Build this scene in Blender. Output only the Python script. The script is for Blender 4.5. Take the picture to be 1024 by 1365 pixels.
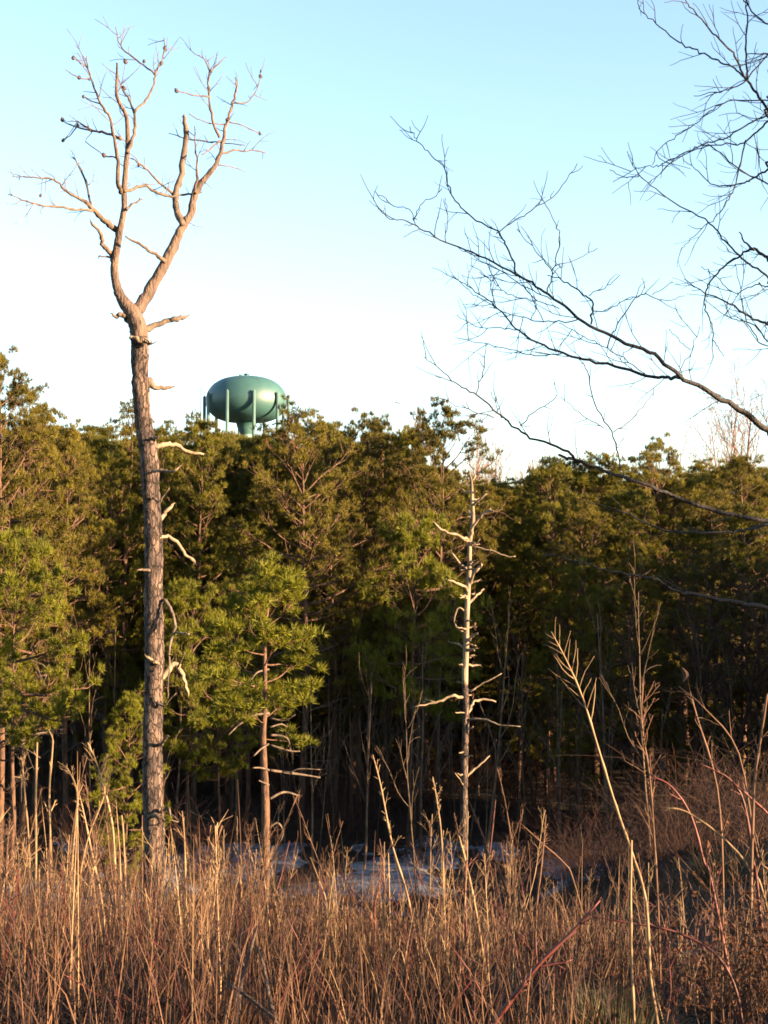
import bpy, math, random
import numpy as np
from mathutils import Vector

# ------------------------------------------------------------------ camera, sky, sun, exposure
SC = bpy.context.scene
for o in list(bpy.data.objects):
    bpy.data.objects.remove(o)
C = SC.collection
FOC, CX, CY, HORIZON = 1896.0, 512.0, 682.5, 800.0
PITCH = math.atan((HORIZON - CY) / FOC)
cam_d = bpy.data.cameras.new('camera')
cam = bpy.data.objects.new('camera', cam_d)
C.objects.link(cam)
cam.location = (0, 0, 0)
cam.rotation_euler = (math.pi / 2 + PITCH, 0, 0)
cam_d.sensor_fit = 'VERTICAL'
cam_d.sensor_height = 36.0
cam_d.lens = FOC / 1365.0 * 36.0
cam_d.clip_start = 0.1
cam_d.clip_end = 6000
SC.camera = cam

SUN_EL, SUN_AZ = math.radians(10.5), math.radians(112.0)   # azimuth from +Y (view direction) towards +X
SUN = Vector((math.sin(SUN_AZ) * math.cos(SUN_EL), math.cos(SUN_AZ) * math.cos(SUN_EL), math.sin(SUN_EL)))
world = bpy.data.worlds.new('World')
SC.world = world
world.use_nodes = True
wn, wl = world.node_tree.nodes, world.node_tree.links
wn.clear()
sky = wn.new('ShaderNodeTexSky')
sky.sky_type = 'NISHITA'
sky.sun_disc = False
sky.sun_elevation = SUN_EL
sky.sun_rotation = SUN_AZ
sky.altitude = 0
sky.air_density = 1.0
sky.dust_density = 0.4
sky.ozone_density = 1.2
bgn = wn.new('ShaderNodeBackground')
bgn.inputs['Strength'].default_value = 0.063
wo = wn.new('ShaderNodeOutputWorld')
wl.new(sky.outputs['Color'], bgn.inputs['Color'])
wl.new(bgn.outputs['Background'], wo.inputs['Surface'])

sun_d = bpy.data.lights.new('sun', 'SUN')
sun_d.energy = 5.0
sun_d.angle = math.radians(0.5)
sun_d.color = (1.0, 0.69, 0.39)
sun_o = bpy.data.objects.new('sun', sun_d)
C.objects.link(sun_o)
sun_o.rotation_euler = SUN.to_track_quat('Z', 'Y').to_euler()
sun_o.location = SUN * 100

SC.view_settings.view_transform = 'Standard'
SC.view_settings.look = 'None'
SC.view_settings.exposure = 3.0
SC.view_settings.gamma = 1.0
SC.view_settings.use_curve_mapping = False
SC.render.engine = 'CYCLES'
SC.cycles.max_bounces = 5
SC.cycles.diffuse_bounces = 3
SC.cycles.transmission_bounces = 3
SC.cycles.filter_width = 1.7

# ------------------------------------------------------------------ helpers
def P(px, py, d):
    """pixel of the 1024x1365 photograph -> point at the distance d (metres along +Y)"""
    u, v = (px - CX) / FOC, (CY - py) / FOC
    s, c = math.sin(PITCH), math.cos(PITCH)
    y, z = c - v * s, s + v * c
    return np.array((u / y * d, d, z / y * d))

def M(name, col, rough=0.85, col2=None, scale=8.0, detail=4.0, bump=0.0, bscale=None, stretch=(1, 1, 1), trans=0.0, spec=0.25,
      per_object=0.0, lo=0.35, hi=0.65, plates=0.0):
    m = bpy.data.materials.new(name)
    m.use_nodes = True
    n, l = m.node_tree.nodes, m.node_tree.links
    b = n['Principled BSDF']
    b.inputs['Roughness'].default_value = rough
    b.inputs['Specular IOR Level'].default_value = spec
    tc = n.new('ShaderNodeTexCoord')
    mp = n.new('ShaderNodeMapping')
    mp.inputs['Scale'].default_value = stretch
    l.new(tc.outputs['Object'], mp.inputs['Vector'])
    if col2 is None:
        col2 = tuple(c * 0.6 for c in col)
    nz = n.new('ShaderNodeTexNoise')
    nz.inputs['Scale'].default_value = scale
    nz.inputs['Detail'].default_value = detail
    l.new(mp.outputs['Vector'], nz.inputs['Vector'])
    rp = n.new('ShaderNodeValToRGB')
    rp.color_ramp.elements[0].position, rp.color_ramp.elements[1].position = lo, hi
    rp.color_ramp.elements[0].color = (*col2, 1)
    rp.color_ramp.elements[1].color = (*col, 1)
    l.new(nz.outputs['Fac'], rp.inputs['Fac'])
    out = rp.outputs['Color']
    if per_object:
        oi = n.new('ShaderNodeObjectInfo')
        hs = n.new('ShaderNodeHueSaturation')
        mr = n.new('ShaderNodeMapRange')
        mr.inputs['To Min'].default_value, mr.inputs['To Max'].default_value = 1 - per_object, 1 + per_object
        l.new(oi.outputs['Random'], mr.inputs['Value'])
        l.new(mr.outputs['Result'], hs.inputs['Value'])
        l.new(out, hs.inputs['Color'])
        out = hs.outputs['Color']
    l.new(out, b.inputs['Base Color'])
    if bump:
        bz = n.new('ShaderNodeTexNoise')
        bz.inputs['Scale'].default_value = bscale or scale * 3
        bz.inputs['Detail'].default_value = 3
        l.new(mp.outputs['Vector'], bz.inputs['Vector'])
        bp = n.new('ShaderNodeBump')
        bp.inputs['Strength'].default_value = min(1, bump)
        bp.inputs['Distance'].default_value = 0.05
        if plates:
            vo = n.new('ShaderNodeTexVoronoi')
            vo.feature = 'DISTANCE_TO_EDGE'
            vo.inputs['Scale'].default_value = plates
            wv = n.new('ShaderNodeVectorMath'); wv.operation = 'MULTIPLY_ADD'
            wv.inputs[1].default_value = (.12, .12, .12)
            l.new(bz.outputs['Color'], wv.inputs[0]); l.new(mp.outputs['Vector'], wv.inputs[2])
            l.new(wv.outputs['Vector'], vo.inputs['Vector'])
            cl = n.new('ShaderNodeMapRange'); cl.inputs['From Max'].default_value = .12
            l.new(vo.outputs['Distance'], cl.inputs['Value'])
            ad = n.new('ShaderNodeMath'); ad.operation = 'MULTIPLY_ADD'; ad.inputs[1].default_value = .5
            l.new(bz.outputs['Fac'], ad.inputs[0]); l.new(cl.outputs['Result'], ad.inputs[2])
            l.new(ad.outputs['Value'], bp.inputs['Height'])
            mu = n.new('ShaderNodeMapRange'); mu.inputs['To Min'].default_value = .45
            l.new(cl.outputs['Result'], mu.inputs['Value'])
            mc = n.new('ShaderNodeVectorMath'); mc.operation = 'SCALE'
            l.new(out, mc.inputs[0]); l.new(mu.outputs['Result'], mc.inputs['Scale'])
            l.new(mc.outputs['Vector'], b.inputs['Base Color'])
        else:
            l.new(bz.outputs['Fac'], bp.inputs['Height'])
        l.new(bp.outputs['Normal'], b.inputs['Normal'])
    if trans:
        tr = n.new('ShaderNodeBsdfTranslucent')
        l.new(out, tr.inputs['Color'])
        mx = n.new('ShaderNodeMixShader')
        mx.inputs['Fac'].default_value = trans
        l.new(b.outputs['BSDF'], mx.inputs[1])
        l.new(tr.outputs['BSDF'], mx.inputs[2])
        l.new(mx.outputs['Shader'], n['Material Output'].inputs['Surface'])
    return m

def new_mesh(name, V, F4, F3, mats, mi=None, smooth=True):
    """V (n,3); F4 (k,4) quads; F3 (k,3) triangles"""
    me = bpy.data.meshes.new(name)
    V = np.asarray(V, dtype=np.float32)
    n4, n3 = len(F4), len(F3)
    loops = np.concatenate([np.asarray(F4, dtype=np.int32).reshape(-1), np.asarray(F3, dtype=np.int32).reshape(-1)])
    me.vertices.add(len(V)); me.vertices.foreach_set('co', V.reshape(-1))
    me.loops.add(len(loops)); me.loops.foreach_set('vertex_index', loops)
    me.polygons.add(n4 + n3)
    starts = np.concatenate([np.arange(n4) * 4, n4 * 4 + np.arange(n3) * 3]).astype(np.int32)
    me.polygons.foreach_set('loop_start', starts)
    for m in (mats if isinstance(mats, (list, tuple)) else [mats]):
        me.materials.append(m)
    if mi is not None:
        me.polygons.foreach_set('material_index', np.asarray(mi, dtype=np.int32))
    if smooth:
        me.polygons.foreach_set('use_smooth', np.ones(n4 + n3, dtype=bool))
    me.update(calc_edges=True)
    return me

class MB:
    """collects tubes and loose triangles into one mesh"""
    def __init__(s):
        s.V, s.Q, s.T, s.n = [], [], [], 0
        s.mq, s.mt = [], []
    def verts(s, v):
        v = np.asarray(v, float).reshape(-1, 3)
        i = s.n
        s.V.append(v); s.n += len(v)
        return i
    def tube(s, pts, rad, sides=6, mat=0, lump=0.0, rng=None, cap=True):
        pts = np.asarray(pts, float)
        n = len(pts)
        rad = np.broadcast_to(np.asarray(rad, float), (n,))
        tan = np.gradient(pts, axis=0)
        tan /= np.linalg.norm(tan, axis=1, keepdims=True) + 1e-9
        mean = pts[-1] - pts[0]
        ref = np.array((0.37, 0.83, 0.41)) if abs(mean[2]) > abs(mean[0]) else np.array((0.2, 0.5, 0.84))
        a = np.cross(tan, ref); a /= np.linalg.norm(a, axis=1, keepdims=True) + 1e-9
        b = np.cross(tan, a)
        th = np.arange(sides) * 2 * math.pi / sides
        R = np.repeat(rad[:, None], sides, 1)
        if lump and rng is not None:
            R = R * (1 + lump * rng.standard_normal((n, sides)))
        v = pts[:, None, :] + R[:, :, None] * (np.cos(th)[None, :, None] * a[:, None, :] + np.sin(th)[None, :, None] * b[:, None, :])
        i = s.verts(v.reshape(-1, 3))
        g = i + np.arange(n * sides).reshape(n, sides)
        q = np.stack([g[:-1], np.roll(g[:-1], -1, 1), np.roll(g[1:], -1, 1), g[1:]], -1).reshape(-1, 4)
        s.Q.append(q); s.mq.append(np.full(len(q), mat))
        if cap:
            for row, flip in ((g[-1], False), (g[0], True)):
                c = s.verts(pts[-1] if not flip else pts[0])
                t = np.stack([row, np.roll(row, -1), np.full(sides, c)], -1)
                s.T.append(t[:, ::-1] if flip else t); s.mt.append(np.full(sides, mat))
    def tris(s, v, mat=0):
        i = s.verts(v)
        k = np.asarray(v).reshape(-1, 3).shape[0] // 3
        t = i + np.arange(k * 3).reshape(k, 3)
        s.T.append(t); s.mt.append(np.full(k, mat))
    def quads(s, v, q, mat=0):
        i = s.verts(v)
        q = np.asarray(q) + i
        s.Q.append(q); s.mq.append(np.full(len(q), mat))
    def mesh(s, name, mats, smooth=True):
        V = np.concatenate(s.V) if s.V else np.zeros((0, 3))
        Q = np.concatenate(s.Q) if s.Q else np.zeros((0, 4), int)
        T = np.concatenate(s.T) if s.T else np.zeros((0, 3), int)
        mi = np.concatenate(s.mq + s.mt) if (s.mq or s.mt) else None
        return new_mesh(name, V, Q, T, mats, mi, smooth)
    def build(s, name, mats, parent=None, smooth=True):
        return link(name, s.mesh(name, mats, smooth), parent)

def link(name, me, parent=None):
    o = bpy.data.objects.new(name, me)
    C.objects.link(o)
    if parent is not None:
        o.parent = parent
    return o

def tag(o, label=None, cat=None, group=None, kind=None):
    if label: o['label'] = label
    if cat: o['category'] = cat
    if group: o['group'] = group
    if kind: o['kind'] = kind
    return o

def empty(name, label, cat, loc=(0, 0, 0), group=None):
    o = bpy.data.objects.new(name, None)
    C.objects.link(o)
    o.location = loc
    o.empty_display_size = 0.2
    return tag(o, label, cat, group)

def copy_tree(o, parent=None):
    c = o.copy()
    C.objects.link(c)
    c.parent = parent
    for ch in o.children:
        copy_tree(ch, c)
    return c

def relabel(o, label, group=None):
    o['label'] = label
    if group: o['group'] = group
    elif 'group' in o: del o['group']
    return o

def smooth_path(pts, rad, per=4):
    """Catmull-Rom through pts, radii linear"""
    pts = np.asarray(pts, float); n = len(pts)
    rad = np.asarray(rad, float)
    if n < 3:
        t = np.linspace(0, 1, per + 1)[:, None]
        return pts[0] * (1 - t) + pts[-1] * t, np.linspace(rad[0], rad[-1], per + 1)
    ext = np.vstack([2 * pts[0] - pts[1], pts, 2 * pts[-1] - pts[-2]])
    out, ro = [], []
    for i in range(n - 1):
        p0, p1, p2, p3 = ext[i:i + 4]
        for k in range(per):
            t = k / per
            out.append(0.5 * (2 * p1 + (p2 - p0) * t + (2 * p0 - 5 * p1 + 4 * p2 - p3) * t * t + (3 * p1 - p0 - 3 * p2 + p3) * t ** 3))
            ro.append(rad[i] * (1 - t) + rad[i + 1] * t)
    out.append(pts[-1]); ro.append(rad[-1])
    return np.array(out), np.array(ro)

def wander(rng, p, d, length, n, wob=0.15, up=0.0):
    p = np.array(p, float); d = np.array(d, float); d /= np.linalg.norm(d) + 1e-9
    out = [p.copy()]
    for _ in range(n):
        d = d + wob * rng.standard_normal(3) + np.array((0, 0, up))
        d /= np.linalg.norm(d) + 1e-9
        p = p + d * length / n
        out.append(p.copy())
    return np.array(out)

def side_dir(rng, d, ang):
    d = d / (np.linalg.norm(d) + 1e-9)
    r = rng.standard_normal(3); r -= d * r.dot(d); r /= np.linalg.norm(r) + 1e-9
    return d * math.cos(ang) + r * math.sin(ang)

# ------------------------------------------------------------------ terrain
_ky = np.array((-4000, -60, 0, 5.4, 9, 12, 16, 20.7, 27, 33, 38, 48, 60, 80, 110, 150, 220, 320, 700, 2000, 5000.0))
_kz = np.array((-2, -1.4, -1.5, -1.70, -2.28, -2.95, -3.9, -4.85, -6.2, -7.15, -7.5, -7.6, -7.2, -5.4, -2.6, 0.2, 6.5, 14.0, 20, 25, 25))
_fy = np.concatenate([np.arange(-80, 120, 0.5), np.arange(120, 5000, 10)])
_fz = np.interp(_fy, _ky, _kz)
_k = np.ones(9) / 9
for _ in range(2):
    _fz[8:392] = np.convolve(_fz, _k, 'same')[8:392]
def sstep(a, b, x):
    t = np.clip((x - a) / (b - a), 0, 1)
    return t * t * (3 - 2 * t)
def ground_z(x, y):
    x = np.asarray(x, float); y = np.asarray(y, float)
    z = np.interp(y, _fy, _fz)
    z = z + 1.5 * sstep(1.2, 6.5, x) * sstep(9, 17, y) * (1 - sstep(26, 42, y))
    z = z + 0.10 * np.sin(x * 0.9 + 1.3) * np.sin(y * 0.7) + 0.05 * np.sin(x * 2.3 + y * 1.7) * np.cos(y * 1.9 - x)
    z = z + 0.8 * np.sin(x * 0.05 + 0.4) * sstep(30, 90, y) + 2.5 * np.sin(x * 0.011 + 2.0) * sstep(150, 400, y)
    return z

def axis(fine0, fine1, step, far, grow=1.25):
    a = list(np.arange(fine0, fine1 + 1e-6, step))
    d = step
    while a[-1] < far:
        d *= grow; a.append(a[-1] + d)
    d = step
    while a[0] > -far:
        d *= grow; a.insert(0, a[0] - d)
    return np.array(a)
gx, gy = axis(-32, 32, 0.4, 4500), axis(1, 100, 0.4, 4500)
GX, GY = np.meshgrid(gx, gy)
GV = np.stack([GX, GY, ground_z(GX, GY)], -1).reshape(-1, 3)
gi = np.arange(len(gx) * len(gy)).reshape(len(gy), len(gx))
GQ = np.stack([gi[:-1, :-1], gi[:-1, 1:], gi[1:, 1:], gi[1:, :-1]], -1).reshape(-1, 4)
m_ground = M('leaf_litter_soil', (0.018, 0.011, 0.008), 0.95, (0.008, 0.005, 0.004), 2.2, 8, bump=0.6, bscale=14)
tag(link('ground', new_mesh('ground', GV, GQ, np.zeros((0, 3), int), m_ground)), kind='structure')

# old snow lying in the hollow: sheets that rise out of the ground where the noise is high
def vnoise(x, y, seed):
    r = np.random.default_rng(seed)
    g = r.random((64, 64))
    def at(xx, yy):
        xi, yi = np.floor(xx).astype(int), np.floor(yy).astype(int)
        fx, fy = xx - xi, yy - yi
        fx, fy = fx * fx * (3 - 2 * fx), fy * fy * (3 - 2 * fy)
        f = lambda i, j: g[(yi + j) % 64, (xi + i) % 64]
        return (f(0, 0) * (1 - fx) + f(1, 0) * fx) * (1 - fy) + (f(0, 1) * (1 - fx) + f(1, 1) * fx) * fy
    return 0.5 * at(x, y) + 0.27 * at(x * 2.1 + 7, y * 2.1) + 0.14 * at(x * 4.3, y * 4.3 + 3) + 0.09 * at(x * 9, y * 9)
m_snow = M('shade_toned_old_snow', (0.145, 0.168, 0.22), 0.7, (0.05, 0.052, 0.058), 2.6, 8, bump=0.3, bscale=20, spec=0.3, lo=.36, hi=.58)  # dark blue-grey puts the hollow's deep shade into the colour, with litter speckle
def snow_sheet(x0, x1, y0, y1, step, thr, seed):
    xs, ys = np.arange(x0, x1, step), np.arange(y0, y1, step)
    X, Y = np.meshgrid(xs, ys)
    edge = np.minimum.reduce([X - x0, x1 - X, Y - y0, y1 - Y])
    h = (vnoise(X * 0.55 + 20, Y * 0.35 + 20, seed) - thr) * 0.5 - 0.12 * (1 - sstep(0, 2.0, edge))
    h = np.clip(h, -0.05, 0.055)
    V = np.stack([X, Y, ground_z(X, Y) + h], -1)
    idx = np.arange(X.size).reshape(X.shape)
    keep = (np.maximum.reduce([h[:-1, :-1], h[1:, :-1], h[:-1, 1:], h[1:, 1:]]) > -0.04)
    q = np.stack([idx[:-1, :-1], idx[:-1, 1:], idx[1:, 1:], idx[1:, :-1]], -1)[keep]
    used, inv = np.unique(q.reshape(-1), return_inverse=True)
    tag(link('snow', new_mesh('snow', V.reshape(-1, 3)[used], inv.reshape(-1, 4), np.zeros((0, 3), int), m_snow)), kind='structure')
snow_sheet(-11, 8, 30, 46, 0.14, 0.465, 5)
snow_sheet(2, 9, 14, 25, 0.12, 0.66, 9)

# ------------------------------------------------------------------ materials of plants
m_bark = M('grey_weathered_bark', (0.108, 0.074, 0.06), 0.9, (0.034, 0.024, 0.023), 5, 9, bump=1.0, bscale=15, stretch=(1.7, 1.7, 0.55), lo=.40, hi=.60, plates=9)
m_peeled = M('peeled_upper_wood', (0.108, 0.073, 0.056), 0.85, (0.048, 0.033, 0.028), 5, 8, bump=0.9, bscale=15, stretch=(1.6, 1.6, .5))
m_bare = M('bare_weathered_wood', (0.11, 0.078, 0.058), 0.8, (0.045, 0.033, 0.026), 12, 4, bump=0.3, bscale=30, stretch=(1, 1, 0.3))
m_pale = M('bleached_wood', (0.2, 0.147, 0.098), 0.75, (0.085, 0.06, 0.042), 7, 4, bump=0.35, bscale=24, stretch=(1, 1, 0.25))
m_pbark = M('pine_bark', (0.1, 0.053, 0.032), 0.9, (0.038, 0.022, 0.016), 7, 5, bump=0.8, bscale=18, stretch=(1, 1, 0.4), per_object=0.25)
m_needle = M('pine_needles', (0.118, 0.106, 0.009), 0.6, (0.058, 0.055, 0.007), 1.1, 3, trans=0.36, per_object=0.22, spec=0.2, lo=0.38, hi=0.62)
m_needle2 = M('brownish_pine_needles', (0.122, 0.1, 0.011), 0.6, (0.06, 0.05, 0.007), 1.1, 3, trans=0.36, per_object=0.2, spec=0.2, lo=0.38, hi=0.62)
m_needle3 = M('fresh_pine_needles', (0.118, 0.119, 0.008), 0.6, (0.07, 0.074, 0.007), 1.6, 3, trans=0.36, per_object=0.1, spec=0.2, lo=0.35, hi=0.6)
m_twig = M('grey_brown_bark', (0.06, 0.04, 0.03), 0.85, (0.03, 0.02, 0.018), 14, 4, bump=0.5, bscale=40)
m_over = M('dark_smooth_bark', (0.017, 0.013, 0.014), 0.75, (0.008, 0.007, 0.008), 20, 4, bump=0.4, bscale=60, spec=0.3)
m_sap = M('sapling_bark', (0.1, 0.066, 0.042), 0.85, (0.045, 0.031, 0.022), 6, 4, bump=0.3, per_object=0.35)
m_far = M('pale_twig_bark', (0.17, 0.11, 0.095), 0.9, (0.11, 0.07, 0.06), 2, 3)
m_cone = M('pine_cone_scales', (0.10, 0.06, 0.045), 0.85, (0.05, 0.03, 0.025), 60, 2)
m_stalk = M('straw_stalk', (0.215, 0.14, 0.074), 0.7, (0.12, 0.075, 0.04), 5, 3, per_object=0.25)
m_stalk_b = M('brown_stalk', (0.088, 0.044, 0.025), 0.75, (0.046, 0.024, 0.014), 5, 3, per_object=0.3)
m_red = M('red_bramble_cane', (0.08, 0.014, 0.01), 0.6, (0.045, 0.01, 0.008), 8, 3, per_object=0.2, spec=0.35)
m_grass = M('dry_grass_blades', (0.125, 0.062, 0.031), 0.75, (0.04, 0.018, 0.012), 3.0, 5, trans=0.25)
m_grass_r = M('rust_grass_blades', (0.052, 0.021, 0.015), 0.8, (0.02, 0.009, 0.008), 3.0, 5, trans=0.2)
m_tuss = M('green_tan_grass_blades', (0.075, 0.06, 0.028), 0.7, (0.03, 0.03, 0.013), 6, 3, trans=0.25)
m_litter_b = M('shade_toned_low_grass', (0.028, 0.014, 0.011), 0.85, (0.012, 0.007, 0.006), 3.0, 5, trans=0.2)  # low blades coloured dark to carry the shade between the sunlit stalks
m_weed = M('purple_brown_weed', (0.052, 0.026, 0.023), 0.85, (0.024, 0.013, 0.013), 4.0, 4)
m_leaf = M('dead_orange_leaf', (0.1, 0.036, 0.012), 0.7, (0.05, 0.018, 0.008), 12, 3, trans=0.35)
m_brush = M('rust_brush_twigs', (0.036, 0.015, 0.01), 0.85, (0.018, 0.008, 0.006), 3, 3, per_object=0.3)

# ------------------------------------------------------------------ traced dead pine
rng = np.random.default_rng(11)
def tr(ox, oy, s):
    return lambda pts: [(ox + x / s, oy + y / s) for x, y in pts]

def traced(pts, w, d, dd=0.0, sway=0.0, r=None):
    """polyline in photograph pixels -> 3-D points and radii at distance d (ending dd further away)"""
    n = len(pts)
    w = np.interp(np.linspace(0, 1, n), np.linspace(0, 1, len(w)), w)
    t = np.linspace(0, 1, n)
    ds = d + dd * t ** 0.8 + (sway * np.cumsum((r or rng).standard_normal(n)) * 0.5 * (t > 0) if sway else 0)
    return np.array([P(x, y, k) for (x, y), k in zip(pts, ds)]), w / 2 * ds / FOC

D1 = 20.7
hz = tr(0, 20, 2.56)
dead = empty('dead_pine', 'tall bare dead pine with a forked weathered top and broken limb stubs down its trunk', 'tree', (0, 0, 0))
# trunk with the left stem as its continuation
tp = [(206, 1232), (206, 1190), (206, 1120), (203.5, 1050), (204, 960), (206, 880), (205, 800), (205, 720), (201.5, 660), (198, 600), (191, 560), (187, 500), (185.5, 446), (178, 420)]
tw = [35, 30.5, 28, 26, 25.5, 25, 25, 24, 22.5, 24.5, 23, 22.5, 24, 23]
sp_, sr_ = traced(tp, tw, D1)
ls = hz([(420, 975), (400, 930), (391, 870), (398, 800), (409, 740), (424, 660), (424, 600), (430, 520), (436, 440), (432, 350), (411, 305), (398, 270), (400, 205), (400, 163)])
lp_, lr_ = traced(ls, [15, 12, 11, 10, 9, 8, 7.5, 7, 6.5, 5.5, 5, 4.5, 3.5, 2.5], D1, -0.5, 0.04)
pts, rad = smooth_path(np.vstack([sp_, lp_]), np.concatenate([sr_, lr_]), 7)
rad = rad * (1 + .035 * rng.standard_normal(len(rad)))
pts, rad = smooth_path(pts, rad, 3)
ic = int(np.searchsorted(pts[:, 2], P(186, 452, D1)[2]))
mb = MB(); mb.tube(pts[:ic + 1], rad[:ic + 1], 28, 0, 0.03, rng, cap=False); mb.tube(pts[ic:], rad[ic:], 28, 1, 0.025, rng, cap=False)
mb.build('trunk', [m_bark, m_peeled], dead)

def cone_at(p, parent, r=0.055, frm=None):
    """an open pine cone: rings of scales round a short axis"""
    b = MB()
    if frm is not None and np.linalg.norm(frm - p) > .02:
        b.tube(np.array([frm, frm * .4 + p * .6 + np.array((0, 0, -.02)), p]), [.006, .005, .004], 5)
    ax = np.array((rng.uniform(-.4, .4), rng.uniform(-.4, .4), 1.0)); ax /= np.linalg.norm(ax)
    b.tube(np.array([p - ax * r * 0.8, p - ax * r * .2, p + ax * r * 0.5, p + ax * r]), [r * .35, r * .75, r * .55, r * .1], 7)
    for k in range(5):
        for j in range(7):
            a = (j + k * .5) * 2 * math.pi / 7
            rad_ = r * (1.0, 1.25, 1.15, .9, .55)[k]
            o = np.array((math.cos(a), math.sin(a), 0.25))
            c = p + ax * r * (-.7 + .38 * k)
            s = np.array((-math.sin(a), math.cos(a), 0)) * r * .28
            b.tris([c + s, c - s, c + o * rad_])
    return b.build('pine_cone', m_cone, parent, smooth=False)

LIMB = {}
def limb(key, conv, pts, w, dd=0.0, mat=None, parent=None, name='limb', sides=9, lump=0.03, d=D1, d0=0.0, sway=0.03, root=None):
    p, r = traced(conv(pts), w, d + d0, dd, sway)
    p, r = smooth_path(p, r, 4)
    amp = np.minimum(r * .5, .0055 * d / 14)[:, None]
    amp[0] = 0
    p = p + amp * rng.standard_normal(p.shape)
    r = r * rng.uniform(.88, 1.12, len(r))
    if w[-1] >= 1.8: r[-1] *= .55
    r[0] *= 1.2 if r[0] < .05 else 1
    b = MB(); b.tube(p, r, sides, 0, lump * (2.2 if r[0] < .07 else 1.3), rng)
    if w[-1] >= 1.8:
        e = p[-1] - p[-2]; e /= np.linalg.norm(e) + 1e-9
        for k in range(2):
            a = p[-2] + rng.standard_normal(3) * r[-2] * .4
            b.tube([a, a + e * r[-2] * 2, a + (e + .3 * rng.standard_normal(3)) * r[-2] * rng.uniform(3, 6)], [r[-2] * .5, r[-2] * .35, r[-2] * .05], 4)
    o = b.build(name, mat or m_bare, parent if parent is not None else (root or dead))
    LIMB[key] = (o, p, r)
    return o

def twigs_on(key, n, l0, l1, w, rng, mat, t0=0.25, ang=(0.5, 1.1), name='twig', d=D1, sub=True, up=0.05):
    """thin twigs springing from a limb, joined to the limb's own fork of twigs as sub-parts"""
    o, p, r = LIMB[key]
    par = o if (o.parent and o.parent.parent is None) else o.parent
    for k in range(n):
        t = t0 + (1 - t0) * (k + rng.random()) / n
        i = min(int(t * (len(p) - 1)), len(p) - 2)
        dr = p[i + 1] - p[i]
        L = rng.uniform(l0, l1)
        q = wander(rng, p[i], side_dir(rng, dr, rng.uniform(*ang)), L, 5, 0.16, up)
        b = MB()
        wr = w / 2 * d / FOC
        b.tube(q, np.linspace(wr, wr * .45, len(q)), 5)
        if sub and L > (l0 + l1) / 2:
            q2 = wander(rng, q[2], side_dir(rng, q[3] - q[2], rng.uniform(.5, .9)), L * .5, 3, 0.15, up)
            b.tube(q2, np.linspace(wr * .7, wr * .4, len(q2)), 4)
        b.build(name, mat, par)

limb('right', hz, [(440, 1045), (470, 1005), (503, 955), (547, 880), (590, 790), (624, 720), (655, 665), (664, 612), (690, 572), (730, 520), (755, 460), (766, 400), (776, 355), (795, 300), (805, 255), (805, 212)],
     [18, 17.5, 16, 14.5, 13, 12, 10.5, 9, 8, 6.5, 5.5, 4.5, 4, 3.2, 2.6, 1.8], 0.7, m_peeled, sides=14)
limb('snapped', hz, [(625, 722), (603, 665), (600, 615), (614, 560), (630, 470), (636, 395), (627, 338)], [10, 9.5, 9, 8.5, 8, 7.5, 4.5], 0.4, d0=.25)
limb('spike', hz, [(664, 608), (671, 565), (673, 520), (668, 450), (665, 380)], [5, 4, 3, 2, 1.2], 0.3, d0=.3)
limb('leftlean', hz, [(412, 605), (404, 560), (402, 480), (386, 405), (376, 352), (345, 300), (316, 232), (300, 182), (294, 142)], [6, 5.5, 5, 4.5, 4, 3.3, 2.7, 2.2, 1.4], -0.9, d0=-.3)
limb('midright', hz, [(434, 470), (452, 420), (461, 385), (457, 330), (440, 290), (422, 262), (416, 235)], [5, 4.4, 4, 3.6, 3, 2.4, 1.5], 0.5, d0=-.4)
limb('crook', hz, [(458, 332), (498, 292), (524, 242), (530, 200), (550, 160), (562, 118), (561, 78)], [3.6, 3.2, 2.8, 2.6, 2.2, 1.8, 1.0], 0.7, d0=-.2)
limb('topfan', hz, [(528, 202), (480, 163), (430, 125), (406, 92), (396, 42)], [2.5, 2.2, 2, 1.6, 1], 0.2, d0=.4)
limb('lowleft', hz, [(404, 745), (375, 715), (345, 690), (310, 655), (270, 625), (220, 595), (184, 560), (130, 555), (75, 553), (40, 550)], [9, 8, 7, 6, 4.5, 3.6, 2.8, 2.2, 1.7, 1], -1.0)
limb('longleft', hz, [(320, 668), (240, 660), (150, 650), (90, 636), (28, 611)], [4.2, 3.4, 2.8, 2.2, 1.2], -1.2, d0=-.4)
limb('upleft', hz, [(310, 655), (301, 600), (276, 530), (249, 484)], [3.6, 3, 2.4, 1.4], 0.7, d0=-.4)
limb('stubleft', hz, [(390, 840), (372, 805), (350, 780), (341, 742), (310, 702)], [7, 7, 6, 5.4, 4], -.4)
limb('spur', hz, [(378, 826), (356, 824), (334, 824)], [3, 2.6, 2.0], -.2)
limb('conelimb', hz, [(414, 422), (350, 401), (310, 392), (268, 362)], [4, 3.4, 3, 2], 0.8, d0=-.4)
limb('conetwig', hz, [(310, 393), (250, 380), (212, 358)], [2.4, 2, 1.4], .4, d0=.1)
limb('conetwig_b', hz, [(262, 380), (243, 408), (216, 428)], [1.8, 1.5, 1.2], .2, d0=.35)
limb('lefttip', hz, [(300, 182), (276, 163), (250, 147)], [1.8, 1.5, 1.2], -.3, d0=-1.1)
limb('lefttip_b', hz, [(307, 222), (268, 213), (224, 188)], [1.8, 1.5, 1], -.4, d0=-1.05)
limb('lefttip_c', hz, [(345, 303), (313, 295), (285, 278)], [1.8, 1.5, 1.2], .4, d0=-.95)
limb('lefttip_d', hz, [(404, 486), (355, 478), (294, 433)], [2.2, 1.7, 1], .5, d0=-.6)
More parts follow.
